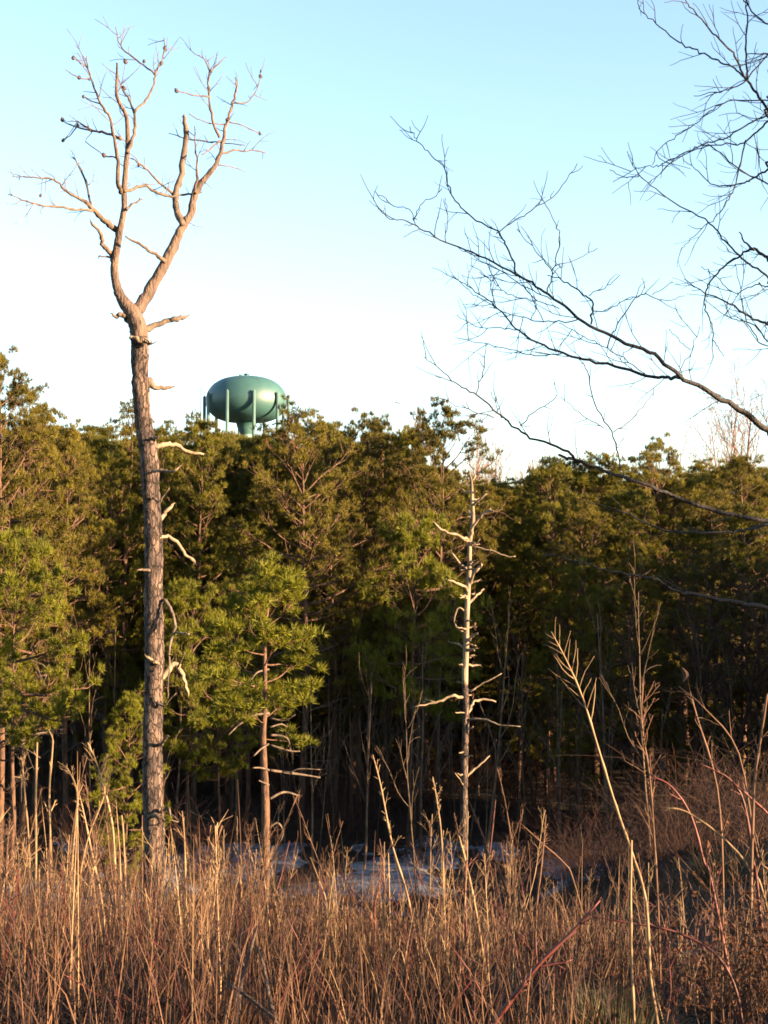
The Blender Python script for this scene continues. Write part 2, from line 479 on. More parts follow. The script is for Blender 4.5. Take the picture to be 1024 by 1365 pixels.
limb('righttop', hz, [(750, 418), (730, 370), (716, 300), (711, 232), (716, 190), (700, 152), (678, 138)], [4, 3.6, 3.2, 2.8, 2.2, 1.8, 1], -.5, d0=.5)
limb('righttop_b', hz, [(717, 195), (745, 168), (772, 143)], [2, 1.7, 1], .3, d0=.1)
limb('righttop_c', hz, [(713, 279), (650, 271), (602, 259)], [2.2, 1.7, 1.2], -.4, d0=.25)
limb('rightcone', hz, [(801, 298), (840, 300), (866, 270), (886, 225), (889, 186)], [2, 1.8, 1.6, 1.4, 1], .4, d0=.65)
limb('rightcone_b', hz, [(776, 362), (820, 374), (862, 392), (888, 405)], [2, 1.7, 1.5, 1.2], .5, d0=.6)
limb('rightback', hz, [(766, 373), (700, 365), (645, 338)], [1.8, 1.5, 1], -.4, d0=.6)
limb('rightlong', hz, [(752, 472), (800, 465), (860, 461), (908, 471)], [3, 2.5, 2, 1.4], .6, d0=.5)
limb('rightmid', hz, [(838, 444), (750, 434), (700, 430), (640, 424), (575, 403)], [1, 1.6, 2, 1.7, 1], .2, d0=.5)
limb('rightknot', hz, [(752, 428), (715, 460), (690, 476)], [2.6, 2.2, 1.6], -.5, d0=.5)
limb('rightlow', hz, [(735, 510), (800, 520), (838, 535)], [1.8, 1.4, .9], .5, d0=.5)
limb('cross', hz, [(422, 602), (460, 592), (500, 585), (540, 610), (590, 620), (660, 610), (692, 604)], [5, 4.5, 4.2, 4, 3.6, 3, 2], .9, d0=-.3)
limb('crossb', hz, [(592, 612), (545, 572), (505, 530), (476, 506), (448, 488)], [3.6, 3.2, 2.8, 2.4, 1.4], -.5, d0=.4)
limb('link', hz, [(564, 842), (520, 810), (478, 782), (424, 755)], [6, 5, 4, 2.6], -.4, d0=.1)
limb('shortspur', hz, [(432, 664), (468, 636), (486, 624)], [3.6, 3, 2], .4, d0=-.3)
limb('stubright', hz, [(470, 1092), (500, 1073), (540, 1054), (585, 1040), (612, 1036), (640, 1027)], [10, 9, 8, 7, 7, 4.5], .45)
limb('stubtiny', hz, [(440, 1035), (412, 1022), (396, 1032), (380, 1016)], [9, 7, 5, 3], -.2)
h2 = tr(100, 400, 3.25)
limb('collar', h2, [(240, 158), (270, 170), (305, 176), (325, 188)], [5, 7, 8, 5], -.05, m_pale, name='branch_collar', d0=-.16)
limb('s1', h2, [(290, 340), (322, 352), (345, 378), (385, 380), (432, 375)], [13, 11, 7, 6, 3.2], .3)
limb('s2', h2, [(335, 655), (362, 632), (400, 624), (440, 629), (490, 655), (556, 668)], [8, 7, 6, 5.2, 4.4, 3.4], .5, m_pale)
limb('s2b', h2, [(335, 610), (352, 600), (366, 590)], [5, 4, 2.5], -.2, m_pale)
limb('s3', h2, [(310, 752), (345, 742), (380, 737), (412, 744), (452, 728)], [3, 4, 4.5, 4, 2.4], -.25, m_pale, d0=-.15)
limb('s4', h2, [(335, 858), (365, 872), (388, 845), (408, 816)], [3, 3, 2.4, 2], -.2, d0=-.15)
limb('s5', h2, [(350, 965), (372, 945), (400, 910), (432, 884)], [7, 6, 5, 3], .3, m_pale)
limb('s6', h2, [(330, 1038), (375, 1030), (402, 1024), (440, 1050), (480, 1104), (513, 1125), (519, 1142)], [3, 5, 5, 4.4, 4.2, 4.6, 2], .3, m_pale, d0=-.1)
limb('s7', h2, [(330, 1172), (300, 1167), (268, 1168)], [4, 3.6, 2.4], -.3, d0=-.1)
h3 = tr(100, 780, 3.2)
limb('s8', h3, [(365, 62), (386, 70), (410, 110), (427, 180), (404, 262), (402, 400), (395, 485)], [4, 5, 4.4, 3.6, 3, 2.4, 1.6], -.5)
limb('s8b', h3, [(425, 200), (455, 204), (488, 208)], [3, 2.4, 1.6], -.2, d0=-.3, mat=m_pale)
limb('s9', h3, [(365, 400), (386, 380), (410, 342), (440, 345), (464, 400), (488, 472)], [9, 8, 7, 6.4, 5, 3], .3, m_pale)
limb('s9b', h3, [(440, 348), (470, 288)], [2.4, 1.6], -.2, d0=-.3)
limb('s10', h3, [(355, 335), (330, 318), (302, 303)], [4.5, 4, 2.6], -.3, m_pale, d0=-.15)
limb('s11', h3, [(362, 680), (380, 660), (397, 638)], [4, 3.6, 2.4], -.3, d0=-.1)
limb('s12', h3, [(362, 968), (380, 958), (402, 952), (408, 985)], [4, 3.6, 3.2, 2], -.3, d0=-.05)
limb('s13', h3, [(350, 500), (378, 516), (400, 492), (430, 462)], [4, 3, 2, 1.4], -.2, d0=-.1)
limb('s14', h3, [(320, 985), (350, 985), (385, 1010)], [7, 6, 3], -.25, d0=-.1)
limb('s15', h3, [(375, 960), (420, 985), (440, 1010), (405, 1000)], [2, 2, 1.6, 1.2], -.3, d0=-.05)
for key, pos in (('leftlean', (250, 147)), ('leftlean', (270, 214)), ('leftlean', (285, 279)), ('conelimb', (213, 358)), ('conelimb', (216, 428)), ('conelimb', (266, 377)),
                 ('leftlean', (355, 479)), ('lowleft', (139, 616)), ('crook', (563, 114)), ('midright', (492, 158)), ('rightcone', (889, 210)), ('rightcone_b', (887, 405)),
                 ('righttop_c', (602, 259)), ('righttop', (712, 250)), ('right', (775, 357)), ('crossb', (474, 512)), ('midright', (424, 250)), ('midright', (400, 210)), ('midright', (428, 160)), ('crook', (550, 165))):
    o, p, r = LIMB[key]
    x, y = hz([pos])[0]
    q = P(x, y, D1)
    i = np.argmin(np.abs(p[:, 0] / p[:, 1] - q[0] / D1) + np.abs(p[:, 2] / p[:, 1] - q[2] / D1))
    cone_at(P(x, y, p[i, 1]), o, rng.uniform(.030, .042), p[i])
for key, n in (('leftlean', 7), ('lowleft', 11), ('longleft', 5), ('upleft', 5), ('topfan', 4), ('crook', 5), ('midright', 5), ('conelimb', 4), ('right', 10), ('righttop', 6), ('rightcone', 3),
               ('rightlong', 2), ('rightmid', 3), ('cross', 4), ('spike', 3), ('crossb', 3)):
    twigs_on(key, int(n * 1.5) + 1, 0.15, 0.5, 1.3, rng, m_bare, 0.3)
o_t = [c for c in dead.children if c.name.startswith('trunk')][0]
LIMB['stem'] = (o_t, *traced(ls, [5] * 14, D1))
twigs_on('stem', 12, 0.12, 0.45, 1.6, rng, m_bare, 0.45)

# ------------------------------------------------------------------ traced grey snag
D2 = 27.0
snag = empty('dead_snag', 'thin bleached dead snag with short bare upturned branches in front of the dark wood', 'tree')
g6 = tr(520, 600, 2.483)
p, r = traced(g6([(243, 1480), (243, 1365), (245, 1200), (246, 1080), (250, 950), (252, 850), (248, 760), (252, 650), (254, 560), (258, 480), (262, 400), (265, 300), (275, 230), (272, 170), (270, 105), (262, 75)]),
              [10.8, 10.4, 10, 9.2, 8.8, 8.4, 8.2, 7.6, 7.2, 6.6, 6.2, 5.6, 5.2, 4.8, 3.4, 1.8], D2)
p, r = smooth_path(p, r, 6)
mb = MB()
iz = np.searchsorted(-p[:, 2] * -1, P(600, 915, D2)[2])
mb.tube(p[:iz + 1], r[:iz + 1], 12, 1, 0.04, rng)
mb.tube(p[iz:], r[iz:], 12, 0, 0.03, rng)
mb.build('trunk', [m_pale, m_bark], snag)
for pts, w in (([(266, 112), (280, 95), (277, 66), (262, 45)], [3, 2.6, 2.2, 1.4]), ([(272, 182), (287, 174), (318, 144)], [4, 3.4, 2]), ([(264, 300), (275, 252), (300, 220), (326, 201), (346, 203)], [6, 4.6, 4, 3.4, 2]),
               ([(325, 202), (334, 192)], [2.6, 1.6]), ([(274, 225), (266, 210), (258, 200)], [4, 3.4, 2.6]), ([(262, 298), (240, 290), (215, 280), (170, 262), (142, 236)], [5, 4.4, 4, 3.6, 2.2]),
               ([(268, 318), (330, 331), (380, 350), (416, 352)], [3, 2.2, 1.8, 1.2]), ([(258, 398), (225, 366), (204, 338)], [4, 3.4, 2.6]), ([(262, 440), (285, 400), (309, 377)], [5, 4.4, 3]),
               ([(262, 445), (280, 436), (298, 430)], [3.6, 3, 2]), ([(258, 470), (248, 455), (225, 440), (190, 431)], [4.6, 4.2, 3.6, 2.4]), ([(256, 510), (290, 480), (313, 459)], [4.4, 3.6, 2.2]),
               ([(252, 538), (228, 522), (212, 560), (225, 592), (250, 607)], [2.6, 2.4, 2.2, 2.2, 2.4]), ([(254, 632), (268, 618), (290, 607)], [4.4, 3.8, 2.6]), ([(250, 665), (228, 642), (202, 638)], [4.2, 3.6, 2.6]),
               ([(252, 668), (288, 654)], [3, 2]), ([(252, 684), (280, 678)], [2.8, 2]), ([(250, 712), (296, 712)], [4, 3]), ([(252, 800), (268, 794), (310, 770), (372, 739)], [3.4, 3, 2.2, 1.4]),
               ([(250, 818), (200, 815), (150, 835), (78, 849)], [4.4, 3.6, 3, 1.6]), ([(150, 835), (120, 826), (112, 836)], [2.2, 1.8, 1.4]), ([(252, 880), (268, 856), (282, 830), (320, 827), (352, 832)], [4.6, 4, 3.6, 3, 1.8]),
               ([(254, 892), (310, 890), (360, 908), (432, 915)], [4, 3, 2.4, 1.4]), ([(248, 1088), (290, 1045), (330, 1013)], [4, 3, 2]), ([(246, 1112), (215, 1068)], [2, 1.2]), ([(236, 818), (225, 842)], [2.4, 1.4]),
               ([(244, 1000), (228, 1002)], [3, 1.8]), ([(250, 870), (215, 868)], [2, 1.2])):
    limb('x', g6, pts, [k * .92 for k in w], rng.uniform(-.5, .5), m_pale, name='branch', d=D2, root=snag, sides=8)

rq = np.random.default_rng(29)
tx_ = [(262, 75), (272, 170), (275, 230), (265, 300), (262, 400), (258, 480), (254, 560), (252, 650), (248, 760), (252, 850), (250, 950), (246, 1080)]
for k in range(30):
    yy = rq.uniform(120, 1080)
    xx = np.interp(yy, [q[1] for q in tx_], [q[0] for q in tx_])
    sd = rq.choice((-1, 1)); ln = rq.uniform(12, 34)
    mid = rq.uniform(-6, 8)
    limb('x', g6, [(xx, yy), (xx + sd * ln * .55, yy - mid * .4), (xx + sd * ln, yy - mid - rq.uniform(-3, 8))], [rq.uniform(2.2, 3.4), 2.2, rq.uniform(1.0, 1.9)], rq.uniform(-.45, .2), m_pale, name='branch_stub', d=D2, root=snag, sides=6)

# ------------------------------------------------------------------ bare tree reaching into the picture from the side
D3 = 8.6
over = empty('overhanging_tree', 'dark bare tree whose thin branches reach into the sky from the picture edge', 'tree')
tx, ty = 3.95, 9.1
tz = float(ground_z(tx, ty))
rng = np.random.default_rng(5)
tpts = np.array([(tx, ty, tz - .2), (tx + .02, ty, tz + 1), (tx - .03, ty - .05, tz + 2.4), (tx + .05, ty, tz + 4), (tx - .05, ty - .1, tz + 6), (tx + .1, ty - .1, tz + 8), (tx, ty, tz + 10)])
p, r = smooth_path(tpts, [.17, .14, .125, .11, .09, .06, .02], 6)
mb = MB(); mb.tube(p, r, 14, 0, 0.03, rng); mb.build('trunk', m_over, over)
z4 = tr(480, 150, 1.882); z3 = tr(640, 560, 2.667); z5 = tr(780, 0, 2.844); ident = lambda p: p
def branch(key, conv, pts, w, dd=0.0, trunk_z=None, d0=0.0, twigs=0, tl=(0.10, 0.34), tw=1.2):
    """a limb traced from its picture-edge end; with trunk_z it is grown from the trunk first"""
    p, r = traced(conv(pts), w, D3 + d0, dd, 0.03)
    if trunk_z is not None:
        a = np.array((tx, ty, trunk_z)); b = p[0]
        mid = a * .5 + b * .5 + np.array((0, 0, 0.06))
        p = np.vstack([a, mid, p]); r = np.concatenate([[r[0] * 1.5, r[0] * 1.2], r])
    p, r = smooth_path(p, r, 5)
    r = np.maximum(r * .86, 0.0021)
    p[1:-1] += rng.standard_normal((len(p) - 2, 3)) * 0.004
    b = MB(); b.tube(p, r, 7, 0, 0.02, rng)
    o = b.build('branch' if trunk_z is not None else 'twig', m_over, over)
    LIMB[key] = (o, p, r)
    if twigs:
        vis = p[:, 0] / p[:, 1] < 0.285
        k0 = float(np.argmax(vis)) / len(p)
        for k in range(twigs):
            t = max(k0, 0.05) + (1 - max(k0, .05)) * (k + rng.random()) / twigs
            i = min(int(t * (len(p) - 1)), len(p) - 2)
            L = rng.uniform(*tl)
            q = wander(rng, p[i], side_dir(rng, p[i + 1] - p[i], rng.uniform(.45, .95)), L, 6, 0.13, 0.03)
            b2 = MB(); wr = tw / 2 * D3 / FOC
            b2.tube(q, np.linspace(wr, wr * .5, len(q)), 5)
            for j in range(int(L > .18) + int(L > .27)):
                q2 = wander(rng, q[2 + j], side_dir(rng, q[3] - q[2], rng.uniform(.5, .9)), L * rng.uniform(.3, .55), 4, 0.12, 0.03)
                b2.tube(q2, np.linspace(wr * .75, wr * .45, len(q2)), 4)
            b2.build('twig', m_over, o)
    return o
Z = lambda y: float(P(1024, y, D3)[2])
branch('A', z4, [(1060, 815), (1024, 795), (950, 745), (880, 705), (800, 660), (740, 610), (650, 570), (560, 525), (500, 475), (440, 435), (390, 405), (300, 360), (215, 325), (150, 290), (110, 270), (75, 265), (45, 240)],
       [11, 10, 9, 8, 6.6, 6, 5.4, 4.6, 4.2, 3.8, 3.4, 2.9, 2.5, 2.2, 1.9, 1.5, 1.1], -1.3, Z(640), twigs=26)
branch('A1', z4, [(390, 405), (385, 370), (365, 330), (345, 300), (280, 262), (240, 220), (220, 180), (212, 140), (170, 100), (140, 65), (125, 35)], [3, 2.9, 2.7, 2.5, 2.4, 2.2, 2, 1.8, 1.6, 1.3, 1], .3, d0=-.85, twigs=14, tl=(.08, .25))
branch('A1b', z4, [(342, 303), (400, 265), (450, 235), (500, 195), (545, 128)], [2, 1.8, 1.6, 1.3, 1], .4, d0=-.75, twigs=5, tl=(.06, .2))
branch('A1c', z4, [(215, 325), (219, 270), (214, 215)], [1.5, 1.3, 1], .2, d0=-1.0, twigs=2, tl=(.06, .15))
branch('A1d', z4, [(140, 285), (125, 245), (80, 230), (38, 198)], [1.5, 1.4, 1.2, 1], .2, d0=-1.1, twigs=3, tl=(.06, .18))
branch('A1e', z4, [(135, 272), (150, 232), (185, 212), (205, 190)], [1.4, 1.3, 1.2, 1], -.2, d0=-1.1, twigs=2, tl=(.05, .15))
branch('A2', z4, [(580, 530), (583, 480), (560, 455), (512, 424), (470, 408)], [3, 2.8, 2.6, 2.2, 1.4], .4, d0=-.6, twigs=5)
branch('A2b', z4, [(470, 450), (482, 408), (500, 340), (495, 290), (470, 238)], [2.2, 2, 1.8, 1.4, 1], .3, d0=-.75, twigs=5, tl=(.06, .2))
branch('A2c', z4, [(485, 405), (440, 345), (393, 292)], [1.8, 1.4, 1], -.3, d0=-.7, twigs=3, tl=(.06, .2))
branch('A2d', z4, [(490, 385), (540, 370), (596, 340)], [1.5, 1.3, 1], .3, d0=-.7, twigs=2, tl=(.06, .15))
branch('A3', z4, [(582, 498), (620, 497), (660, 475), (700, 460), (712, 438)], [1.8, 1.6, 1.4, 1.2, 1], .4, d0=-.55, twigs=3, tl=(.06, .15))
branch('A3b', z4, [(620, 590), (640, 545), (680, 480), (712, 454), (760, 472), (815, 460)], [2.2, 2, 1.8, 1.6, 1.4, 1], .4, d0=-.5, twigs=4, tl=(.06, .2))
branch('A3c', z4, [(733, 457), (785, 425)], [1.3, 1], .1, d0=-.2)
branch('A3d', z4, [(575, 460), (620, 435), (652, 407)], [1.5, 1.3, 1], .2, d0=-.5, twigs=2, tl=(.05, .12))
branch('A4', z4, [(545, 520), (470, 526), (420, 515), (380, 505), (325, 488)], [2, 1.8, 1.6, 1.4, 1], -.4, d0=-.6, twigs=6)
branch('A5', z4, [(500, 492), (430, 470), (370, 455), (335, 425), (300, 400)], [1.6, 1.5, 1.3, 1.1, .9], -.4, d0=-.7, twigs=5)
branch('A6', z4, [(480, 470), (420, 440), (350, 395), (290, 365), (238, 333)], [1.7, 1.6, 1.4, 1.2, .9], .4, d0=-.7, twigs=6)
branch('B', z4, [(805, 664), (765, 664), (720, 660), (640, 635), (560, 620), (500, 600), (440, 575), (390, 540), (355, 500), (320, 470), (270, 435), (228, 408)], [6, 5.4, 5, 4.6, 4.2, 3.8, 3.2, 2.8, 2.4, 2.1, 1.6, 1], .8, d0=-.4, twigs=22)
branch('B1', z4, [(505, 605), (440, 610), (380, 595), (320, 582), (238, 565)], [2, 1.8, 1.5, 1.3, .9], .3, d0=.1, twigs=6)
branch('B2', z4, [(400, 545), (340, 540), (290, 535), (243, 508)], [1.6, 1.4, 1.2, .9], .3, d0=.2, twigs=4)
branch('B3', z4, [(340, 490), (290, 460), (268, 440)], [1.4, 1.2, .9], .2, d0=.3, twigs=2)
branch('B4', z4, [(715, 655), (650, 610), (600, 580), (540, 550), (498, 528)], [1.8, 1.6, 1.4, 1.2, .9], -.3, d0=-.3, twigs=5)
branch('B5', z4, [(795, 657), (830, 600), (852, 538)], [1.5, 1.3, .9], .3, d0=-.4, twigs=2)
branch('B5b', z4, [(830, 595), (800, 570), (775, 543)], [1.3, 1.1, .9], .1, d0=-.2)
branch('Cc', ident, [(1060, 700), (1024, 695), (977, 686), (925, 671), (880, 654), (842, 639), (805, 627), (771, 614), (752, 600), (708, 583), (677, 562), (634, 524.6), (607, 511), (581, 487), (565, 475)],
       [8, 7.4, 7, 6.6, 6, 5.6, 5.2, 4.6, 4.2, 3.6, 3.2, 2.7, 2.1, 1.6, 1.0], -1.0, Z(730), twigs=16, tl=(.1, .3))
branch('C1', ident, [(772, 615), (758, 611), (745, 606)], [6, 5, 4], -.2, d0=-.5)
branch('C2', z3, [(1040, 368), (1024, 370), (960, 388), (900, 395), (760, 400), (650, 390), (560, 350), (490, 318), (400, 290)], [5.4, 5, 4.6, 4.2, 3.8, 3.4, 2.8, 2.2, 1.1], -.7, Z(745), d0=.3, twigs=12, tl=(.1, .3))
branch('Ct1', z4, [(292, 704), (310, 640), (316, 578)], [1.9, 1.6, 1], .3, d0=-.9, twigs=4, tl=(.05, .16))
branch('Ct2', z4, [(402, 785), (440, 750), (490, 714), (488, 678)], [2, 1.7, 1.4, 1], .3, d0=-.8, twigs=3, tl=(.05, .16))
branch('Ct3', z4, [(335, 765), (270, 745), (188, 714)], [1.7, 1.5, .9], -.3, d0=-.85, twigs=4, tl=(.05, .16))
branch('Ct4', z4, [(365, 772), (345, 745), (330, 700)], [1.7, 1.3, .9], .2, d0=-.85, twigs=2, tl=(.05, .12))
branch('Cu', z4, [(652, 892), (650, 870), (630, 800), (590, 730), (570, 650), (555, 628)], [2.8, 2.6, 2.3, 2, 1.7, 1], .5, d0=-.5, twigs=6, tl=(.06, .2))
branch('Cu1', z4, [(636, 802), (690, 760), (737, 703)], [1.8, 1.5, 1], .3, d0=-.3, twigs=2, tl=(.05, .15))
branch('Cu2', z4, [(612, 792), (560, 760), (503, 713)], [1.6, 1.4, .9], .3, d0=-.2, twigs=3, tl=(.05, .15))
branch('E', ident, [(1060, 818), (1024, 811), (977, 802), (932, 794), (899, 787), (872, 772), (842, 766), (805, 759), (782, 751), (752, 744), (715, 734)], [7.5, 7, 6.2, 5.4, 4.6, 4, 3.4, 3, 2.4, 1.8, 1.0], -.8, Z(850), d0=.2, twigs=12, tl=(.1, .35))
# upper cluster of fine branches
branch('F', z5, [(760, 500), (694, 420), (640, 340), (600, 290), (570, 215), (510, 150), (450, 85), (400, 25), (375, -10)], [5, 4.4, 4, 3.6, 3.2, 2.8, 2.4, 2, 1.4], -.6, Z(300), twigs=9)
branch('G', z5, [(602, 292), (560, 255), (500, 230), (420, 190), (355, 160), (270, 90), (210, 40), (198, -6)], [3, 2.8, 2.6, 2.4, 2.2, 1.8, 1.5, 1.1], .4, d0=-.25, twigs=7)
branch('Gv', z5, [(617, 300), (613, 260), (606, 200), (615, 90), (610, -8)], [3.2, 3, 3, 2.6, 2.2], .3, d0=-.3, twigs=7)
branch('Gh', z5, [(720, 208), (694, 205), (610, 205)], [2.2, 2, 1.6], -.2, Z(110), d0=.2, twigs=3)
branch('Hh', z5, [(720, 382), (694, 380), (560, 380), (500, 405), (430, 460), (350, 515), (280, 565), (255, 625)], [2.4, 2.2, 2, 1.8, 1.6, 1.5, 1.3, .9], -.4, Z(220), d0=-.1, twigs=8)
branch('I', z5, [(720, 425), (694, 435), (620, 470), (530, 525), (450, 545), (390, 575), (310, 610), (270, 630), (195, 640), (105, 690)], [3, 2.7, 2.5, 2.3, 2.1, 1.9, 1.6, 1.4, 1.2, .9], .3, Z(240), d0=-.3, twigs=9)
branch('J', z5, [(730, 430), (694, 460), (640, 510), (590, 545), (500, 550), (400, 575), (300, 640), (235, 720)], [3.4, 3.2, 2.9, 2.3, 1.9, 1.6, 1.3, .9], .4, Z(255), d0=.1, twigs=7)
branch('K', z5, [(610, 530), (600, 560), (585, 640), (560, 730), (520, 790), (470, 845), (400, 905), (363, 947)], [2.6, 2.4, 2.2, 2, 1.7, 1.5, 1.2, .9], .2, d0=.2, twigs=7)
branch('Kk', z5, [(725, 625), (694, 640), (640, 675), (600, 690), (490, 703), (430, 650), (370, 605)], [3.6, 3.4, 3, 2.6, 1.8, 1.4, .9], .3, Z(330), d0=.3, twigs=6)
branch('L', z5, [(740, 1085), (694, 1050), (620, 1000), (580, 965), (520, 900), (470, 845), (360, 780), (250, 700), (200, 660), (160, 573)], [3.6, 3.4, 3.2, 3, 2.7, 2.4, 2, 1.6, 1.4, .9], -.4, Z(440), d0=-.1, twigs=10)
branch('Ll', z5, [(205, 668), (150, 672), (93, 644)], [1.4, 1.2, .9], .2, d0=-.5)
branch('Mm', z5, [(730, 990), (694, 975), (640, 945), (600, 960), (540, 1000), (480, 1060), (455, 1110), (455, 1160), (480, 1230), (485, 1290), (480, 1368)], [6, 5.2, 4.6, 3.4, 3, 2.7, 2.5, 2.3, 2, 1.7, 1], .3, Z(400), d0=.2, twigs=8)
branch('Mn', z5, [(640, 948), (610, 920), (584, 880)], [4, 3, 1.8], .2, d0=.25)
branch('Mo', z5, [(485, 1290), (505, 1320), (527, 1352)], [1.6, 1.4, 1], .1, d0=.5)
branch('N', z5, [(730, 1232), (694, 1225), (640, 1210), (545, 1150), (455, 1110), (375, 1058)], [5, 4.4, 3.8, 2.8, 2, 1], -.3, Z(470), d0=.4, twigs=8)
branch('N2', z5, [(720, 1090), (650, 1080), (560, 1110), (500, 1050), (440, 1010)], [2, 1.9, 1.6, 1.3, .9], .3, Z(420), d0=-.3, twigs=6)
branch('N3', z5, [(720, 1320), (650, 1275), (610, 1210), (590, 1120), (570, 1000)], [2, 1.9, 1.7, 1.4, .9], .3, Z(490), d0=-.2, twigs=5)
branch('N4', ident, [(1050, 255), (1024, 245), (985, 225), (955, 200), (930, 190)], [3, 2.6, 2.2, 1.7, 1], .3, Z(300), d0=-.4, twigs=6)
branch('N5', ident, [(1050, 60), (1024, 75), (990, 110), (960, 122), (925, 128)], [3, 2.6, 2.2, 1.7, 1], .3, Z(120), d0=-.5, twigs=6)
branch('N6', ident, [(1050, 40), (1020, 30), (995, 5), (985, -10)], [3, 2.6, 2.2, 2], .3, Z(90), d0=.5, twigs=5)
branch('N7', ident, [(1055, 470), (1024, 455), (1000, 430), (975, 425), (940, 400)], [2.6, 2.4, 2, 1.5, .9], .3, Z(500), d0=.1, twigs=6)

# ------------------------------------------------------------------ pines
def needle_tufts(mb, cen, dirs, rng, k=9, length=0.17, width=0.021, spread=0.55, mat=0):
    n = len(cen)
    d = dirs[:, None, :] + spread * rng.standard_normal((n, k, 3))
    d /= np.linalg.norm(d, axis=2, keepdims=True) + 1e-9
    L = length * rng.uniform(.7, 1.25, (n, k, 1))
    s = np.cross(d, rng.standard_normal((n, k, 3))); s /= np.linalg.norm(s, axis=2, keepdims=True) + 1e-9
    base = cen[:, None, :] + 0.015 * rng.standard_normal((n, k, 3))
    v = np.stack([base + s * width / 2, base - s * width / 2, base + d * L], 2)
    mb.tris(v.reshape(-1, 3), mat)

def make_pine(name, seed, H, cb, W, nl=40, needle=None, shoots=7, tufts=15, dead=8, lean=0.0, flat=0.55, rtrunk=None, top=0.7, dl=1.0, k=9, open_low=0.0):
    """H height, cb crown base as a share of H, W crown half width. Returns the root (an Empty) with trunk, dead limbs and crown."""
    rg = np.random.default_rng(seed)
    root = empty(name, 'pine', 'tree')
    rt = rtrunk or 0.012 * H
    zs = np.linspace(0, 1, 14)
    cx = np.cumsum(rg.standard_normal(14)) * 0.05 + lean * zs ** 2 * H
    cy = np.cumsum(rg.standard_normal(14)) * 0.05
    tp = np.stack([cx - cx[0], cy - cy[0], zs * H - 0.3 * (zs == 0)], -1)
    r = rt * (1 - zs) ** 0.8 + 0.012
    p, rr = smooth_path(tp, r, 3)
    b = MB(); b.tube(p, rr, 9, 0, 0.05, rg); b.build('trunk', m_pbark, root)
    axis_at = lambda z: np.array((np.interp(z, tp[:, 2], tp[:, 0]), np.interp(z, tp[:, 2], tp[:, 1]), z))
    for j in range(dead):
        z = H * rg.uniform(0.16, cb + 0.12)
        a = rg.uniform(0, 2 * math.pi)
        d = np.array((math.cos(a), math.sin(a), rg.uniform(-.25, .35)))
        L = dl * rg.uniform(.25, .75) * W
        q = wander(rg, axis_at(z), d, L, 6, 0.16, 0.02)
        b = MB(); r0 = 0.008 + 0.014 * L
        b.tube(q, np.linspace(r0, r0 * .35, len(q)), 5)
        for m in range(3):
            i = 2 + m
            q2 = wander(rg, q[i], side_dir(rg, q[i + 1] - q[i], .8), L * .4, 4, .2, 0)
            b.tube(q2, np.linspace(r0 * .5, r0 * .2, len(q2)), 4)
        b.build('dead_limb', m_bare, root)
    b = MB()
    cen, dirs = [], []
    for i in range(nl):
        t = (i + rg.uniform(0, 1)) / nl
        z = H * (cb + (0.975 - cb) * t ** .93)
        a = i * 2.39996 + rg.uniform(-.5, .5)
        prof = (1 - t ** 2.0) ** top * (0.5 + 0.5 * min(1, t / 0.3)) if not open_low else (1 - t) ** top * (0.35 + 0.65 * min(1, t / .45))
        L = W * prof * rg.uniform(.55, 1.18) + 0.25
        el = -0.15 + 0.95 * t ** 1.6 + rg.uniform(-.18, .18)
        d = np.array((math.cos(a) * math.cos(el), math.sin(a) * math.cos(el), math.sin(el)))
        q = wander(rg, axis_at(z), d, L, 7, 0.10, 0.05)
        r0 = 0.006 + 0.012 * L
        b.tube(q, np.linspace(r0, r0 * .3, len(q)), 5, 1)
        ns = max(3, int(shoots * min(1.25, .35 + L / W)))
        for s in range(ns):
            u = 0.42 + 0.58 * (s + rg.random()) / ns
            f = u * (len(q) - 1); k0 = min(int(f), len(q) - 2)
            p0 = q[k0] + (q[k0 + 1] - q[k0]) * (f - k0)
            dd = side_dir(rg, q[k0 + 1] - q[k0], rg.uniform(.5, 1.15)) * np.array((1, 1, flat)) + np.array((0, 0, .12))
            l2 = (0.25 + 0.26 * L) * rg.uniform(.5, 1.15) * (.35 if s == ns - 1 else 1)
            q2 = wander(rg, p0, dd, l2, 3, 0.15, 0.08)
            b.tube(q2, np.linspace(r0 * .45, r0 * .2, 4), 3, 1, cap=False)
            m = max(5, int(tufts * rg.uniform(.55, 1.45)))
            sz = rg.uniform(.65, 1.25)
            g = rg.standard_normal((m, 3)); g[:, 2] = np.abs(g[:, 2]) * .9 - .25
            g /= np.linalg.norm(g, axis=1, keepdims=True) + 1e-9
            c = q2[3] + g * np.array((.20, .20, .12)) * sz * rg.uniform(.35, 1.0, (m, 1))
            cen.append(c)
            dirs.append(g + np.array((0, 0, .35)))
    cen, dirs = np.concatenate(cen), np.concatenate(dirs)
    needle_tufts(b, cen, dirs, rg, k=k)
    cr = b.build('crown', [needle or m_needle, m_pbark], root, smooth=False)
    root['h'] = H; root['w'] = W / H
    return root

